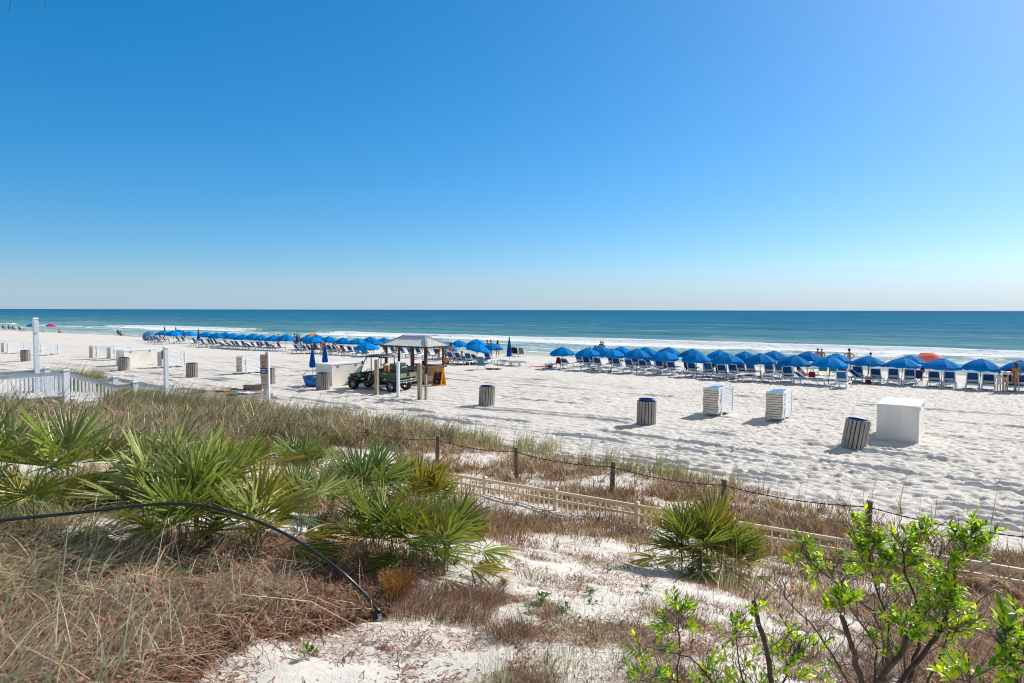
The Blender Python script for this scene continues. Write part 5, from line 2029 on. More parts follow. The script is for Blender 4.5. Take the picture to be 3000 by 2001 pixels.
fields('dune_grass', 'tussocky green and straw coloured dune grass in front of the boardwalk', [
    dict(n=42000, poly=Z2, h=.36, w=.012, mix=(('straw', 4.4), ('olive', 2.4), ('green', 1), ('brown', 2.2), ('pink', 2), ('pale', 1.2), ('dark', .8), ('greyg', 1.6)), lean=(.5, 1.7), per=26, rad=.26, head=None, edge=25, tj=.75),
    dict(n=9000, poly=[(300, 1166), (560, 1186), (760, 1190), (800, 1215), (300, 1215)], h=.42, w=.012, mix=(('straw', 2.4), ('olive', 3), ('green', 2.0), ('brown', 1)), lean=(.3, 1.1), per=18, rad=.25, head=(.3, .8), edge=10),
    dict(n=19000, poly=Z2, h=.46, w=.011, mix=(('straw', 3.4), ('olive', 2), ('green', 1.8), ('greyg', 2.6), ('pale', 1), ('brown', 1.2)), lean=(.4, 1.4), per=22, rad=.2, head=(.3, 1.0), edge=25, tj=.85, keep=lambda x, y, u, s: sst(.35, .6, fbm(u / 2.2, s / 1.6, 340, 3))),
    dict(n=20000, poly=[(450, 1215), (850, 1212), (1300, 1290), (1000, 1310), (760, 1300), (640, 1345), (380, 1340)], h=.32, w=.012, mix=(('brown', 3), ('straw', 4), ('olive', 2), ('dark', 1.6)), lean=(.4, 1.3), per=18, rad=.25),
    dict(n=5200, poly=[(140, 1105), (290, 1110), (300, 1150), (140, 1150)], h=.55, w=.012, mix=(('olive', 4), ('green', 2.5), ('straw', 2)), lean=(.3, .9), head=(.2, .5), per=20, rad=.3, edge=0),
    dict(n=5000, poly=[(290, 1148), (480, 1156), (700, 1160), (700, 1172), (480, 1172), (290, 1165)], h=.34, w=.012, mix=(('olive', 3), ('green', 1.5), ('straw', 3)), lean=(.3, .9), head=(.2, .6), per=20, rad=.3, edge=0),
    dict(n=9000, poly=Z3, h=.16, w=.009, mix=(('pink', 3), ('straw', 3), ('brown', 2)), lean=(.6, 1.6), keep=n4b),
    dict(n=1800, poly=[(-200, 1430), (450, 1440), (430, 1560), (-200, 1560)], h=.42, w=.0065, mix=(('green', 2), ('olive', 3), ('greyg', 3)), lean=(.3, 1.1), keep=n4b),
])
fields('low_scrub', 'patchy reddish brown scrub along both fences', [
    dict(n=52000, poly=Z4, h=.13, w=.010, mix=(('brown', 4), ('rust', 1.5), ('pink', 3), ('dark', 2)), lean=(.4, 1.5), keep=n4, per=12, rad=.2),
    dict(n=38000, poly=Z4, h=.2, w=.009, mix=(('pink', 3), ('straw', 3), ('brown', 3), ('olive', .8)), lean=(.3, 1.1), keep=n4, per=10, rad=.13),
    dict(n=3000, poly=Z4, h=.12, w=.011, mix=(('green', 4), ('olive', 3), ('greyg', 2)), lean=(.3, 1.4), per=14, rad=.09),
    dict(n=1500, poly=Z7, h=.08, w=.010, mix=(('green', 4), ('olive', 3)), lean=(.4, 1.5), per=12, rad=.06),
    dict(n=9000, poly=[(1280, 1480), (1900, 1560), (1900, 1600), (1500, 1560), (1250, 1560)], h=.26, w=.007, mix=(('brown', 4), ('dark', 2), ('pink', 2), ('olive', 1)), lean=(.3, 1.1), per=14, rad=.2),
    dict(n=17000, poly=Z5, h=.2, w=.009, mix=(('pink', 4), ('straw', 2), ('brown', 3), ('rust', 1)), lean=(.4, 1.4), per=8, rad=.12),
    dict(n=10000, poly=Z7, h=.10, w=.005, mix=(('brown', 4), ('dark', 2), ('pink', 2)), lean=(.4, 1.5), keep=n4b, per=9, rad=.09),
    dict(n=240, poly=[(1850, 1620), (2050, 1640), (2350, 1790), (2200, 1790), (1950, 1680)], h=.4, w=.005, mix=(('straw', 4), ('pale', 2), ('pink', 2)), lean=(.15, .7), per=10, rad=.15),
])
BE = [(880, 1195), (1050, 1212), (1230, 1240), (1420, 1282), (1700, 1330), (2000, 1390), (2400, 1470), (3050, 1630), (3050, 1665), (2400, 1505), (2000, 1420), (1700, 1362), (1400, 1315), (1200, 1275), (900, 1230)]
fields('sea_oats', 'thin upright sea oats at the edge of the open sand', [
    dict(n=15000, poly=BE, h=.34, w=.008, mix=(('olive', 4), ('green', 1.4), ('straw', 3)), lean=(.1, .7), keep=lambda x, y, u, s: np.clip(1.15 - (x - 900) / 2000, .22, 1) * sst(.38, .6, fbm(u / 2, s / 2, 320, 2)), per=14, rad=.16, head=(.3, .8), edge=16),
    dict(n=260, poly=Z2, h=1.0, w=.009, mix=(('straw', 3), ('brown', 2)), lean=(.1, .5), head=(.2, .5)),
    dict(n=160, poly=BE, h=.8, w=.008, mix=(('straw', 3), ('olive', 2)), lean=(.1, .4), head=(.2, .5)),
    dict(n=500, poly=[(1430, 1900), (1900, 1880), (1900, 2200), (1400, 2200)], h=.5, w=.0025, mix=(('greyg', 4), ('straw', 2)), lean=(.1, .6), per=12, rad=.08),
])
# leaf litter: small curled brown scraps and bits of twig lying on the sand
P = np.concatenate([scatter(16000, Z7, 30, lambda x, y, u, s: .10 + sst(.48, .66, fbm(u / .7, s / .5, 330, 3))), scatter(5000, Z3, 20, lambda x, y, u, s: .05 + sst(.45, .65, fbm(u / .8, s / .8, 331, 3))),
                    scatter(3500, [(560, 1900), (1100, 1820), (1500, 1800), (1600, 2060), (480, 2080)], 30, lambda x, y, u, s: .15 + .15 * sst(.5, .66, fbm(u / .5, s / .35, 332, 3)))])
n = len(P)
H = .03 * np.exp(rng.normal(0, .6, n))
P[:, 2] += .012
litter = blades_mesh('leaf_litter', P, H, rng.uniform(.004, .011, n), rng.uniform(2.2, 3.4, n), rng.uniform(0, 6.28, n), palette(n, (('brown', 4), ('dark', 3), ('rust', 1.5), ('pink', 2))))
tag(link('leaf_litter', litter), 'scattered brown leaf scraps and twig bits on the pale sand', 'leaf litter', None, 'stuff')

# ------------------------------------------------------------------ saw palmettos
LM = leaf_mat('palmetto_leaf', .24, .32, .5, 1.2, .28)


def frond_mesh(Rr, nseg, arc, lean, petiole, tone, droop, seed):
    """petiole from the crown upward, then a pleated fan of stiff narrow segments"""
    r = random.Random(seed)
    V, Q, T, Cc = [], [], [], []
    g = {'green': (.20, .265, .04), 'pale': (.38, .42, .17), 'blue': (.17, .25, .075), 'gold': (.30, .275, .028), 'dead': (.20, .13, .075)}[tone]
    tipc = {'green': (.42, .34, .10), 'pale': (.50, .42, .22), 'blue': (.30, .30, .16), 'gold': (.55, .25, .03), 'dead': (.32, .22, .13)}[tone]

    def add(p, c):
        V.append(p)
        Cc.append(c)
        return len(V) - 1
    # petiole: thin bent strip of three sides
    up = Vector((0, math.sin(lean), math.cos(lean)))
    base, hst = Vector((0, 0, 0)), up * petiole
    side = Vector((1, 0, 0))
    nrm = up.cross(side)
    ring = []
    for k in range(4):
        t = k / 3
        c = up * petiole * t + Vector((0, 0, -.06 * petiole * math.sin(t * 3.14)))
        w = .012 * (1 - .45 * t)
        ring.append([add(c + side * w, (.13, .17, .05)), add(c - nrm * w, (.13, .17, .05)), add(c - side * w, (.13, .17, .05))])
    for k in range(3):
        for j in range(3):
            a, b = ring[k], ring[k + 1]
            Q.append((a[j], a[(j + 1) % 3], b[(j + 1) % 3], b[j]))
    # fan plane: spreads around the petiole direction, tilted over
    fd = Vector((0, math.sin(lean + .35), math.cos(lean + .35)))
    fn = Vector((0, math.cos(lean + .35), -math.sin(lean + .35)))
    for i in range(nseg):
        a = arc * ((i + .5) / nseg - .5) + r.uniform(-.045, .045)
        d = (fd * math.cos(a) + side * math.sin(a) + fn * r.uniform(-.2, .2)).normalized()
        tdir = -fd * math.sin(a) + side * math.cos(a)
        ln = Rr * (1 - .30 * (abs(a) / (arc / 2)) ** 2.2) * r.uniform(.92, 1.05)
        hw0 = math.tan(arc / nseg / 2)
        sh = r.uniform(.8, 1.2)
        bend = droop * r.uniform(.4, 1.6) + (r.random() < .07) * .6
        fold = r.choice((1, -1)) if False else 1
        brown = r.uniform(.05, .5) if r.random() < .6 else 0
        rows = []
        for t in (.04, .3, .55, .8, 1.0):
            rr = ln * t
            hw = rr * hw0 if t < .31 else max(0, Rr * .36 * hw0 * (1 - (t - .31) / .69) ** .65)
            c = hst + d * rr + fn * (.16 * Rr * (1 - math.cos(a)) * t - bend * Rr * t ** 3 * .2) - Vector((0, 0, 1)) * bend * Rr * t ** 3 * .38
            col = tuple(x * sh for x in g)
            k = sst(1 - brown, 1.0, t) if brown else 0
            k = max(float(k), .25 * (t ** 3))
            col = tuple(x * (1 - k) + y * k for x, y in zip(col, tipc))
            if t < 1:
                ribc = tuple(min(.9, x * 1.25 + .015) for x in col)
                rows.append((add(c - tdir * hw, col), add(c + fn * hw * 1.15, ribc), add(c + tdir * hw, col)))
            else:
                rows.append(add(c, col))
        for k in range(3):
            A, B = rows[k], rows[k + 1]
            Q += [(A[0], A[1], B[1], B[0]), (A[1], A[2], B[2], B[1])]
        A = rows[3]
        T += [(A[0], A[1], rows[4]), (A[1], A[2], rows[4])]
    return np_mesh('frond', np.array([tuple(v) for v in V]), [np.array(Q), np.array(T)], np.array(Cc), LM)


FR = {}
for tone in ('green', 'pale', 'blue', 'gold', 'dead'):
    for ln in ((10, 26, 46, 74) if tone != 'dead' else (100, 120)):
        for sd in (0, 1):
            FR[(tone, ln, sd)] = frond_mesh(1.0, 14 + 2 * sd, R(122 + 34 * sd), R(ln), .85, tone, .25 + .25 * sd + ln / 260, hash((tone[0] == 'g', ln, sd)) % 1000 + len(tone))


def palmetto(px, py, label, size, fronds, tones, spread=.12, rise=1.0, face=None):
    base = at(px, py)
    t = thing('saw_palmetto', label, 'palm', base, 0, 'saw palmettos on the dune')
    mb = MB()
    mb.tube([(0, 0, -.1), (.02, 0, .05), (.05, .02, .14 * size)], [.07 * size, .08 * size, .05 * size], 9)
    mb.build('trunk', mat('palmetto_stem', (.13, .08, .045), .9, .4, 18, .6), t)
    fronds = int(fronds * 1.55)
    size *= 1.1
    for i in range(fronds + 4):
        ln = random.choice((10, 10, 10, 26, 26, 26, 46, 74)) if i > 1 else (10, 26)[i]
        tone = random.choice(tones)
        if i >= fronds:
            tone, ln = 'dead', random.choice((100, 120))
        o = link('frond', FR[(tone, ln, random.randint(0, 1))], t)
        sc = size * random.uniform(.82, 1.12)
        o.scale = (sc, sc, sc * random.uniform(.85, 1.1) * rise)
        az = 2 * PI * (i * .618 + random.uniform(-.06, .06))
        o.rotation_euler = (random.uniform(-.1, .1), random.uniform(-.1, .1), az)
        o.location = (random.uniform(-spread, spread), random.uniform(-spread, spread), random.uniform(.0, .1))
    return t


gr = ('green', 'green', 'pale')
palmetto(10, 1500, 'pale green palmetto cut by the picture edge beside the black hose', .78, 9, ('pale', 'blue', 'green'), .12)
palmetto(205, 1495, 'palmetto with one big fan reaching toward the dry sand patch', .74, 6, gr, .1)
palmetto(120, 1570, 'small palmetto low in the grass above the black hose', .42, 6, ('green', 'gold'), .15)
palmetto(500, 1475, 'palmetto with upright pale fans behind the black hose', .60, 13, ('pale', 'green', 'pale'), .15)
palmetto(440, 1570, 'palmetto with tall narrow fans rising where the hose peaks', .56, 12, ('pale', 'green', 'pale'), .12, 1.1)
palmetto(600, 1590, 'large green palmetto reaching over the black hose', .60, 14, gr, .15)
palmetto(715, 1455, 'dark palmetto with a broad fan and yellow heart', .58, 12, ('green', 'gold', 'green'), .15)
palmetto(720, 1640, 'palmetto spreading low over the dry grass beside the hose', .54, 12, ('green', 'pale', 'gold'), .15)
palmetto(520, 1650, 'palmetto with fans low across the dry grass below the hose peak', .50, 11, ('green', 'gold', 'green'), .15)
palmetto(885, 1425, 'small farthest palmetto beside the buried fence', .55, 13, ('blue', 'green'), .12)
palmetto(905, 1560, 'palmetto with grey green fans in the middle of the thicket', .48, 13, ('blue', 'green', 'pale'), .15)
palmetto(1070, 1530, 'blue green palmetto closest to the fence at the thicket end', .60, 15, ('blue', 'blue', 'green'), .15)
palmetto(1235, 1545, 'olive palmetto with fans leaning over the fence', .54, 13, ('blue', 'green', 'gold'), .15)
palmetto(1110, 1660, 'bright green palmetto with orange tipped fans', .44, 15, ('green', 'gold', 'green'), .15)
palmetto(1265, 1690, 'palmetto edged with orange tips beside the bare sand', .43, 15, ('green', 'gold', 'green'), .15)
palmetto(1330, 1655, 'outermost palmetto of the thicket above the bare sand', .38, 11, ('green', 'gold'), .1)
palmetto(2020, 1678, 'dense round palmetto alone by the fence, seedier half', .47, 22, ('green', 'gold', 'green'), .2, 1.1)
palmetto(2105, 1684, 'dense round palmetto alone by the fence, bright half', .47, 22, ('green', 'green', 'gold'), .2, 1.1)
palmetto(2165, 1702, 'yellow edged palmetto at the foot of the lone clump', .36, 13, ('gold', 'gold', 'green'), .15)
palmetto(2350, 1690, 'small yellowing palmetto half hidden in scrub behind the leafy bush', .34, 8, ('gold', 'green'), .1)

# ------------------------------------------------------------------ black hose
hp = [(-120, 1545, 4.75), (0, 1525, 4.9), (150, 1510, 5.1), (300, 1494, 5.25), (420, 1480, 5.4), (530, 1476, 5.5), (620, 1486, 5.6), (700, 1508, 5.65), (780, 1538, 5.7), (860, 1578, 5.75), (940, 1630, 5.75), (1010, 1684, 5.75), (1070, 1742, 5.75), (1105, 1785, 5.75)]
e = at(1127, 1812)
hp = [(a, b, d if a < 500 else d + (e.y - .02 - 5.72) * min(1, (a - 500) / 500)) for a, b, d in hp]
pts = [on_y(a, b, d) for a, b, d in hp]
pts.append(e + Vector((0, 0, .03)))
L = [pts[0]]
for i in range(len(pts) - 1):                    # Catmull-Rom through the points
    p0, p1, p2, p3 = pts[max(i - 1, 0)], pts[i], pts[i + 1], pts[min(i + 2, len(pts) - 1)]
    for k in range(1, 7):
        t = k / 6
        L.append(.5 * ((2 * p1) + (p2 - p0) * t + (2 * p0 - 5 * p1 + 4 * p2 - p3) * t * t + (3 * p1 - p0 - 3 * p2 + p3) * t ** 3))
first = L[0]
L = [Vector((first.x - 1.6, first.y - .3, ground_z(*US((first.x - 1.6, first.y - .3)))))] + [Vector((first.x - .8, first.y - .15, first.z - .25))] + L
t = thing('black_hose', 'black irrigation hose arching over the palmettos into the sand', 'hose', (0, 0, 0), 0)
MB().tube(L, .0125, 10).build('pipe', mat('black_hose_skin', (.013, .014, .018), .3, .3, 9, spec=.6), t, smooth=True)
d = (L[-1] - L[-3]).normalized()
c = MB().tube([L[-1] - d * .05, L[-1] + d * .01], .019, 10)
c.tube([L[-1], L[-1] + Vector((-.09, -.03, -.012))], .018, 10)
c.build('elbow', M_BLACK, t)
MB().tube([L[-1] + Vector((-.02, -.012, .0)), L[-1] + Vector((-.05, -.02, -.006))], .021, 10).build('clamp', M_STEEL, t)

# ------------------------------------------------------------------ leafy bushes
BM = leaf_mat('bright_leaf', .5, .32, .5, 1.5)
BARK = mat('brown_bark', (.085, .05, .032), .85, .35, 30, .5)
TWIG = mat('grey_twig', (.17, .125, .095), .9, .3, 30)


def leaf_set(items):
    """items: (pos, dir, up, length, colour); one folded, slightly cupped leaf each"""
    V, Q, T, Cc = [], [], [], []
    for p, d, up, ln, col in items:
        d = d.normalized()
        s = d.cross(up)
        s = s.normalized() if s.length > .05 else d.orthogonal().normalized()
        n = s.cross(d)
        b = len(V)
        w = ln * .19
        cv = random.uniform(-.1, .35)
        rows = [(0, .12), (.3, .8), (.62, 1.0), (.86, .55)]
        for t, k in rows:
            c = p + d * ln * t - n * ln * cv * t * t
            V += [c - s * w * k + n * w * k * .35, c, c + s * w * k + n * w * k * .35]
        V.append(p + d * ln - n * ln * cv)
        Cc += [col] * 13
        for r_ in range(3):
            a = b + 3 * r_
            Q += [(a, a + 1, a + 4, a + 3), (a + 1, a + 2, a + 5, a + 4)]
        a = b + 9
        T += [(a, a + 1, b + 12), (a + 1, a + 2, b + 12)]
    return np_mesh('leaves', np.array([tuple(v) for v in V]), [np.array(Q), np.array(T)], np.array(Cc), BM)


def wob(p, q, n, amp):
    out = []
    for i in range(n + 1):
        t = i / n
        o = Vector((random.gauss(0, 1), random.gauss(0, 1), random.gauss(0, 1))) * amp * math.sin(t * PI)
        out.append(p.lerp(q, t) + o)
    return out


def bush(name, label, trunks, clusters, dist, leaf_len, sprigs, per, twigs=0, wood=1.0, spread=.09):
    """trunks: picture polylines with their distance; clusters: (px, py, distance, amount)"""
    t0 = trunks[0][0]
    base = on_y(*t0[:3])
    base.z = gz(base)
    t = thing(name, label, 'bush', base, 0)
    wm, tm = MB(), MB()
    nodes = []
    for tr in trunks:
        pts = [on_y(*q[:3]) - base for q in tr]
        w0, w1 = tr[0][3], tr[-1][3]
        d = []
        g = Vector(pts[0])
        bp = Vector((pts[0].x * .35, pts[0].y * .35, 0))
        if g.z > .1:
            d += [bp + Vector((0, 0, -.05)), bp.lerp(g, .5) + Vector((0, 0, .02))]
        d += pts
        fine = [d[0]]
        for a, b in zip(d[:-1], d[1:]):
            fine += wob(a, b, 3, .006)[1:]
        n = len(fine)
        wm.tube(fine, [wood * (w0 + (w1 - w0) * i / (n - 1)) * (1 + .08 * math.sin(i * 2.3)) for i in range(n)], 8)
        nodes += fine[n // 4:]
    items = []
    for px, py, ds, amt in clusters:
        c = on_y(px, py, ds) - base
        nr = min(nodes, key=lambda q: (q - c).length + max(0, q.z - c.z) * .6)
        pth = wob(nr, c, 4, .012)
        tm.tube(pth, [.0055 * wood, .0045 * wood, .004 * wood, .0035 * wood, .0025 * wood], 5)
        nodes.append(pth[2])
        for k in range(int(sprigs * amt)):
            st = pth[random.randint(2, 4)] + Vector((random.gauss(0, .01),) * 3)
            dr = ((c - nr).normalized() * .6 + Vector((random.gauss(0, .7), random.gauss(0, .7), random.gauss(.45, .5)))).normalized()
            L_ = spread * random.uniform(.5, 1.4)
            en = st + dr * L_
            tm.tube([st, st.lerp(en, .5) + Vector((0, 0, .006)), en], [.003 * wood, .0025 * wood, .0015 * wood], 4)
            for j in range(per):
                q = st.lerp(en, .25 + .75 * j / per)
                an = j * 2.4 + random.uniform(-.4, .4)
                o = dr.orthogonal().normalized()
                o = Matrix.Rotation(an, 3, dr) @ o
                ld = (dr * random.uniform(.5, 1.1) + o * random.uniform(.5, 1.0) + Vector((0, 0, .15))).normalized()
                y = random.random()
                col = (.36 + .24 * y, .56 + .1 * y, .015 + .03 * (1 - y)) if random.random() < .66 else random.choice(((.10, .28, .03), (.07, .2, .03), (.2, .36, .04)))
                if random.random() < .015:
                    col = (.45, .25, .02)
                sh = random.uniform(.75, 1.15)
                items.append((q, ld, (Vector((0, 0, 1)) + dr * .3).normalized(), leaf_len * random.uniform(.6, 1.2), tuple(x * sh for x in col)))
    for k in range(twigs):
        a = random.choice(nodes)
        dr = Vector((random.gauss(0, .6), random.gauss(0, .35), random.uniform(.2, 1.0))).normalized()
        b = a + dr * random.uniform(.08, .26)
        tm.tube(wob(a, b, 4, .012), [.004 * wood, .0035 * wood, .003 * wood, .002 * wood, .001 * wood], 4)
        m_ = a.lerp(b, random.uniform(.3, .7))
        b2 = m_ + (dr + Vector((random.gauss(0, .6), random.gauss(0, .4), .2))).normalized() * random.uniform(.06, .18)
        tm.tube([m_, b2], [.0025 * wood, .001 * wood], 4)
    wm.build('trunk', BARK, t)
    tm.build('twigs', TWIG, t)
    o = link('foliage', leaf_set(items), t)
    return t


D = 3.2
T = [[(2525, 2040, D, .024), (2519, 1975, D, .022), (2497, 1900, D - .05, .018), (2466, 1806, D - .08, .017)],
     [(2545, 2035, D, .020), (2620, 1938, D - .12, .017), (2655, 1868, D - .15, .017)],
     [(2600, 2040, D, .026), (2700, 1925, D, .021), (2758, 1842, D, .018), (2798, 1705, D + .02, .011), (2796, 1640, D, .008)],
     [(2590, 2035, D + .1, .016), (2606, 1850, D + .12, .011), (2588, 1780, D + .15, .009), (2560, 1700, D + .2, .007), (2540, 1570, D + .2, .004)],
     [(2660, 2000, D + .05, .017), (2692, 1900, D + .08, .013), (2688, 1780, D + .1, .012), (2650, 1680, D + .15, .009), (2642, 1600, D + .15, .005)],
     [(2505, 2030, D + .1, .011), (2440, 1920, D + .15, .008), (2370, 1820, D + .2, .006), (2300, 1752, D + .25, .003)],
     [(2590, 1880, D + .2, .009), (2560, 1790, D + .2, .008), (2440, 1700, D + .25, .006), (2345, 1612, D + .3, .004)],
     [(2560, 2030, D + .15, .012), (2570, 1900, D + .2, .009), (2480, 1760, D + .25, .005), (2420, 1660, D + .3, .003)],
     [(2720, 1990, D + .2, .010), (2780, 1850, D + .2, .007), (2880, 1750, D + .2, .004), (2960, 1690, D + .2, .002)],
     [(2640, 2020, D + .25, .010), (2660, 1850, D + .25, .008), (2720, 1700, D + .25, .006), (2760, 1600, D + .25, .004)]]
Cl = [(2345, 1612, D + .3, .8), (2372, 1640, D + .3, .9), (2395, 1690, D + .28, .8), (2465, 1775, D - .08, 1.3), (2485, 1765, D - .08, .8), (2520, 1605, D + .2, 1.3), (2535, 1545, D + .2, .8), (2545, 1575, D + .2, .8), (2570, 1600, D + .2, 1.1), (2500, 1650, D + .2, .7),
      (2690, 1575, D + .25, 1.4), (2720, 1570, D + .25, .9), (2650, 1605, D + .15, 1.0), (2620, 1640, D + .15, .8), (2845, 1565, D, 1.5), (2868, 1580, D, 1.1), (2815, 1590, D, .9), (2838, 1610, D, .9), (2800, 1660, D, 1.1), (2775, 1690, D, 1.2), (2800, 1720, D + .03, 1.2), (2760, 1740, D, 1.0),
      (2790, 1765, D, 1.0), (2720, 1800, D, 1.0), (2740, 1770, D + .02, .9), (2838, 1838, D, .9), (2800, 1845, D, .9), (2705, 1860, D + .02, 1.0), (2640, 1832, D - .14, 1.0), (2662, 1866, D - .15, .9), (2600, 1660, D + .15, .8), (2660, 1660, D + .18, .9), (2490, 1690, D + .25, .6), (2690, 1640, D + .2, .8),
      (2560, 1880, D + .2, .5), (2620, 1720, D + .18, .5), (2700, 1700, D + .2, .7), (2610, 1910, D - .1, .5), (2750, 1940, D + .1, .5)]
bush('leafy_bush', 'tall leafy bush with bright green leaves and bare brown branches', T, Cl, D, .041, 8, 11, 260, spread=.085, wood=.68)
D2 = 3.9
T2 = [[(2262, 2040, D2 - .2, .022), (2255, 1950, D2 - .2, .020), (2222, 1830, D2 - .22, .018), (2208, 1762, D2 - .24, .019)],
      [(1980, 2080, D2, .010), (1985, 1950, D2, .007), (1990, 1830, D2, .005), (1985, 1750, D2, .003)],
      [(2120, 2080, D2, .010), (2090, 1960, D2, .006), (2020, 1880, D2, .004), (1900, 1850, D2, .003)],
      [(2180, 2080, D2, .009), (2180, 1960, D2, .006), (2160, 1850, D2, .004), (2150, 1780, D2, .003)],
      [(2280, 2080, D2, .010), (2290, 1960, D2, .006), (2320, 1880, D2, .004), (2340, 1840, D2, .003)]]
C2 = [(1985, 1742, D2, 1.1), (2005, 1750, D2, .8), (1955, 1775, D2, .9), (1960, 1810, D2, .8), (1945, 1860, D2, .9), (2010, 1785, D2, .8), (1870, 1880, D2, .9), (1890, 1930, D2, 1.0), (1950, 1960, D2, 1.0), (1860, 1960, D2, .8), (2090, 1905, D2, .9), (2075, 1950, D2, 1.0), (2150, 1775, D2, .5), (2170, 1805, D2, .9),
      (2216, 1738, D2 - .24, .9), (2150, 1820, D2, .9), (2240, 1815, D2, .8), (2290, 1820, D2, .7), (2285, 1865, D2, 1.0), (2310, 1905, D2, 1.0), (2340, 1858, D2, 1.0), (2390, 1880, D2, .9), (2150, 1960, D2, 1.0), (2230, 1960, D2, .9), (2120, 1985, D2, 1.0), (2060, 1990, D2, 1.0), (2360, 1940, D2, .8), (2420, 1900, D2, .7), (2200, 1900, D2, .6)]
C2 = [(a, b + 45, c, d) for a, b, c, d in C2]
T2 = T2[:1] + [[(a, b + 45, c, d) for a, b, c, d in t] for t in T2[1:]]
bush('leafy_bush', 'low leafy bush round a cut brown stump stick beside the tall bush', T2, C2, D2, .044, 6.5, 9, 90, spread=.10, wood=.7)
D3 = 2.7
T3 = [[(3000, 2120, D3, .012), (2985, 2000, D3, .008), (2960, 1900, D3, .005), (2925, 1880, D3, .003)], [(2850, 2150, D3, .009), (2850, 2040, D3, .006), (2840, 1990, D3, .003)]]
C3 = [(2920, 1885, D3, 1.0), (2955, 1870, D3, 1.0), (2990, 1895, D3, 1.0), (3020, 1920, D3, 1.0), (2985, 1950, D3, .9), (2960, 1985, D3, .9), (2845, 1975, D3, .7), (2800, 1990, D3, .7), (2900, 2000, D3, .7), (3000, 1815, D3, .5)]
bush('leafy_bush', 'leafy bush entering at the lower corner beside the fence post', T3, C3, D3, .06, 4.0, 9, 20)

# dry plume leaning in beside the fence
a, b = on_y(3060, 1790, 2.6), on_y(2915, 1706, 2.65)
t = thing('dry_plume', 'reddish dry seed plume leaning in front of the beige fence', 'plant', (a.x + .3, a.y, gz((a.x + .3, a.y))), 0)
o = Vector(t.location)
MB().tube([Vector((0, 0, 0)), Vector((.02, 0, (a.z - o.z) * .6)), a - o], .006, 6).build('stem', TWIG, t)
n = 420
tt = rng.uniform(0, 1, n)
P = np.array([tuple((a - o).lerp(b - o, float(q))) for q in tt]) + rng.normal(0, .006, (n, 3))
hd = math.atan2(b.y - a.y, b.x - a.x)
me = blades_mesh('seed_head', P, rng.uniform(.03, .07, n), np.full(n, .004), rng.uniform(.6, 1.6, n), rng.normal(hd, .5, n), palette(n, (('pink', 5), ('rust', 2), ('pale', 1))))
link('seed_head', me, t)


# seedlings on the bare sand
def seedling(px, py, label, n, ln, hgt=.05):
    base = at(px, py)
    t = thing('seedling', label, 'plant', base, random.uniform(0, 6), 'green seedlings on bare sand')
    st, items = MB(), []
    for i in range(n):
        a = i * 2.4
        d = Vector((math.cos(a), math.sin(a), random.uniform(.3, 1.3))).normalized()
        p = Vector((0, 0, hgt * random.random()))
        e = p + d * ln * .5
        st.tube([(0, 0, -.01), p, e], .0025, 4)
        for k in range(3):
            dd = (d + Vector((random.gauss(0, .5), random.gauss(0, .5), random.gauss(.2, .3)))).normalized()
            items.append((e, dd, Vector((0, 0, 1)), ln * random.uniform(.6, 1.1), random.choice(((.07, .19, .03), (.12, .26, .03), (.05, .14, .025)))))
    st.build('stem', TWIG, t)
    link('foliage', leaf_set(items), t)


for px, py, n, ln, lab in ((905, 1935, 6, .06, 'lone yellow green seedling on the bare sand below the hose end'), (1472, 1722, 9, .05, 'dark green seedling nearest the palmetto thicket on bare sand'), (1590, 1768, 10, .06, 'seedling patch in the middle of the bare sand'),
                           (1728, 1748, 9, .05, 'seedling behind two others on the bare sand'), (1735, 1780, 6, .05, 'small seedling just in front of another on the bare sand'), (1655, 1795, 8, .05, 'flat seedling rosette nearest the middle of the bare sand'),
                           (1780, 1678, 9, .06, 'seedling below the lone round palmetto'), (1890, 1735, 8, .06, 'seedling between bare sand and the low leafy bush'), (842, 1855, 6, .05, 'seedling at the edge of the dry grass below the hose'), (1290, 1830, 5, .04, 'tiny seedling on the sand beside the hose end'),
                           (1550, 1795, 6, .04, 'low seedling on bare sand, nearer the thicket of a close pair')):
    seedling(px, py, lab, n, ln)
# rusty red shrub at the end of the hose
base = at(1165, 1770)
t = thing('rusty_shrub', 'small upright shrub with orange red leaves by the palmetto thicket', 'shrub', base, 0)
sm = MB()
for i in range(16):
    a = random.uniform(0, 6.28)
    sm.tube([(0, 0, -.02), (math.cos(a) * .06, math.sin(a) * .06, .12), (math.cos(a) * .15, math.sin(a) * .15, random.uniform(.16, .3))], .003, 4)
sm.build('stem', TWIG, t)
n = 1500
a, rr, zz = rng.uniform(0, 6.28, n), .17 * np.sqrt(rng.uniform(0, 1, n)), rng.uniform(.02, .26, n)
P = np.stack([np.cos(a) * rr * (.5 + zz * 2), np.sin(a) * rr * (.5 + zz * 2), zz], -1)
cc = np.array([(.45, .12, .02), (.36, .18, .03), (.16, .18, .03), (.5, .22, .03)])[rng.choice(4, n, p=(.35, .25, .25, .15))] * rng.uniform(.7, 1.2, (n, 1))
link('foliage', blades_mesh('foliage', P, rng.uniform(.02, .05, n), np.full(n, .005), rng.uniform(.2, 1, n), a, cc), t)

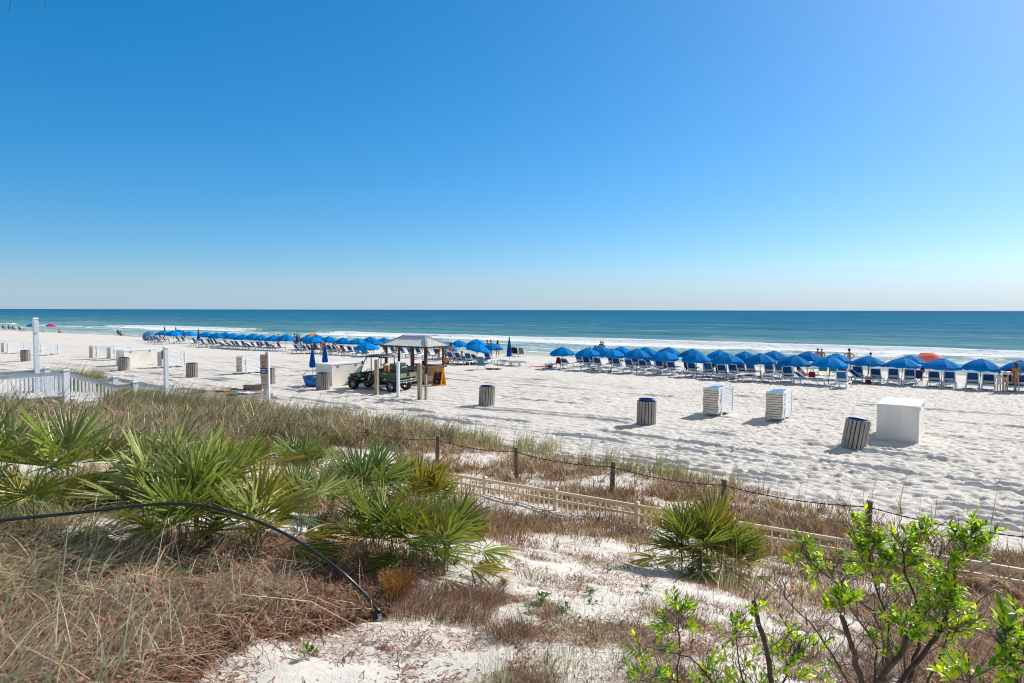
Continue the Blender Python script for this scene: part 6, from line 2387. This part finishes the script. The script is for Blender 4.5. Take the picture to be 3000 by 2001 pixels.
# ------------------------------------------------------------------ a palm standing beside the viewpoint; only leaflet tips reach into view
pb = Vector((-6.4, 2.2, gz((-6.4, 2.2))))
t = thing('fan_palm', 'palm beside the viewpoint, only its drooping leaf tips in the sky corner', 'palm', pb, 0)
cr = Vector((.2, .1, 7.2))
MB().tube([(0, 0, -.2), (.05, .02, 2.5), (.12, .05, 5), cr], [.2, .16, .15, .14], 12).build('trunk', mat('palm_trunk', (.2, .15, .11), .9, .3, 10, .6), t, smooth=True)
def wl(p):
    return Vector(p) - pb
tips = [(132, 52, 3.6), (271, 34, 3.4), (17, 64, 3.7), (108, 20, 3.5)]
for k in range(9):
    fm = MB()
    if k == 0:
        tgt = on_y(150, -300, 3.5) - pb
    else:
        an = k * 2 * PI / 9 + 2.2
        tgt = cr + Vector((math.cos(an) * 2.2, math.sin(an) * 2.2, -.2))
    rach = [cr.lerp(tgt, q) + Vector((0, 0, .9 * math.sin(q * PI * .8) * (1 if k else .6))) for q in [i / 8 for i in range(9)]]
    fm.tube(rach, [.03 - .0025 * i for i in range(9)], 6)
    for i in range(1, 9):
        for sg in (-1, 1):
            for jj in range(3):
                p = rach[i].lerp(rach[i - 1], jj / 3)
                dr = (rach[i] - rach[i - 1]).normalized()
                s_ = Vector((-dr.y, dr.x, 0)).normalized() * sg
                e_ = p + s_ * .5 + Vector((0, 0, -.35)) + dr * .3
                m_ = p.lerp(e_, .5) + Vector((0, 0, .1))
                fm.add([p, m_ + dr * .015, e_, m_ - dr * .015], [(0, 1, 2, 3)])
    if k == 0:
        for px, py, ds in tips:
            e_ = on_y(px, py, ds) - pb
            q = min(rach, key=lambda r_: (r_ - e_).length)
            dr = (e_ - q).normalized()
            sd_ = dr.orthogonal().normalized() * .006
            m_ = q.lerp(e_, .6)
            fm.add([q - sd_, q + sd_, m_ + sd_, e_, m_ - sd_], [(0, 1, 2, 3, 4)])
    fm.build('palm_leaf', mat('palm_leaf_green', (.09, .13, .04), .5, .2, 6, trans=.2), t)
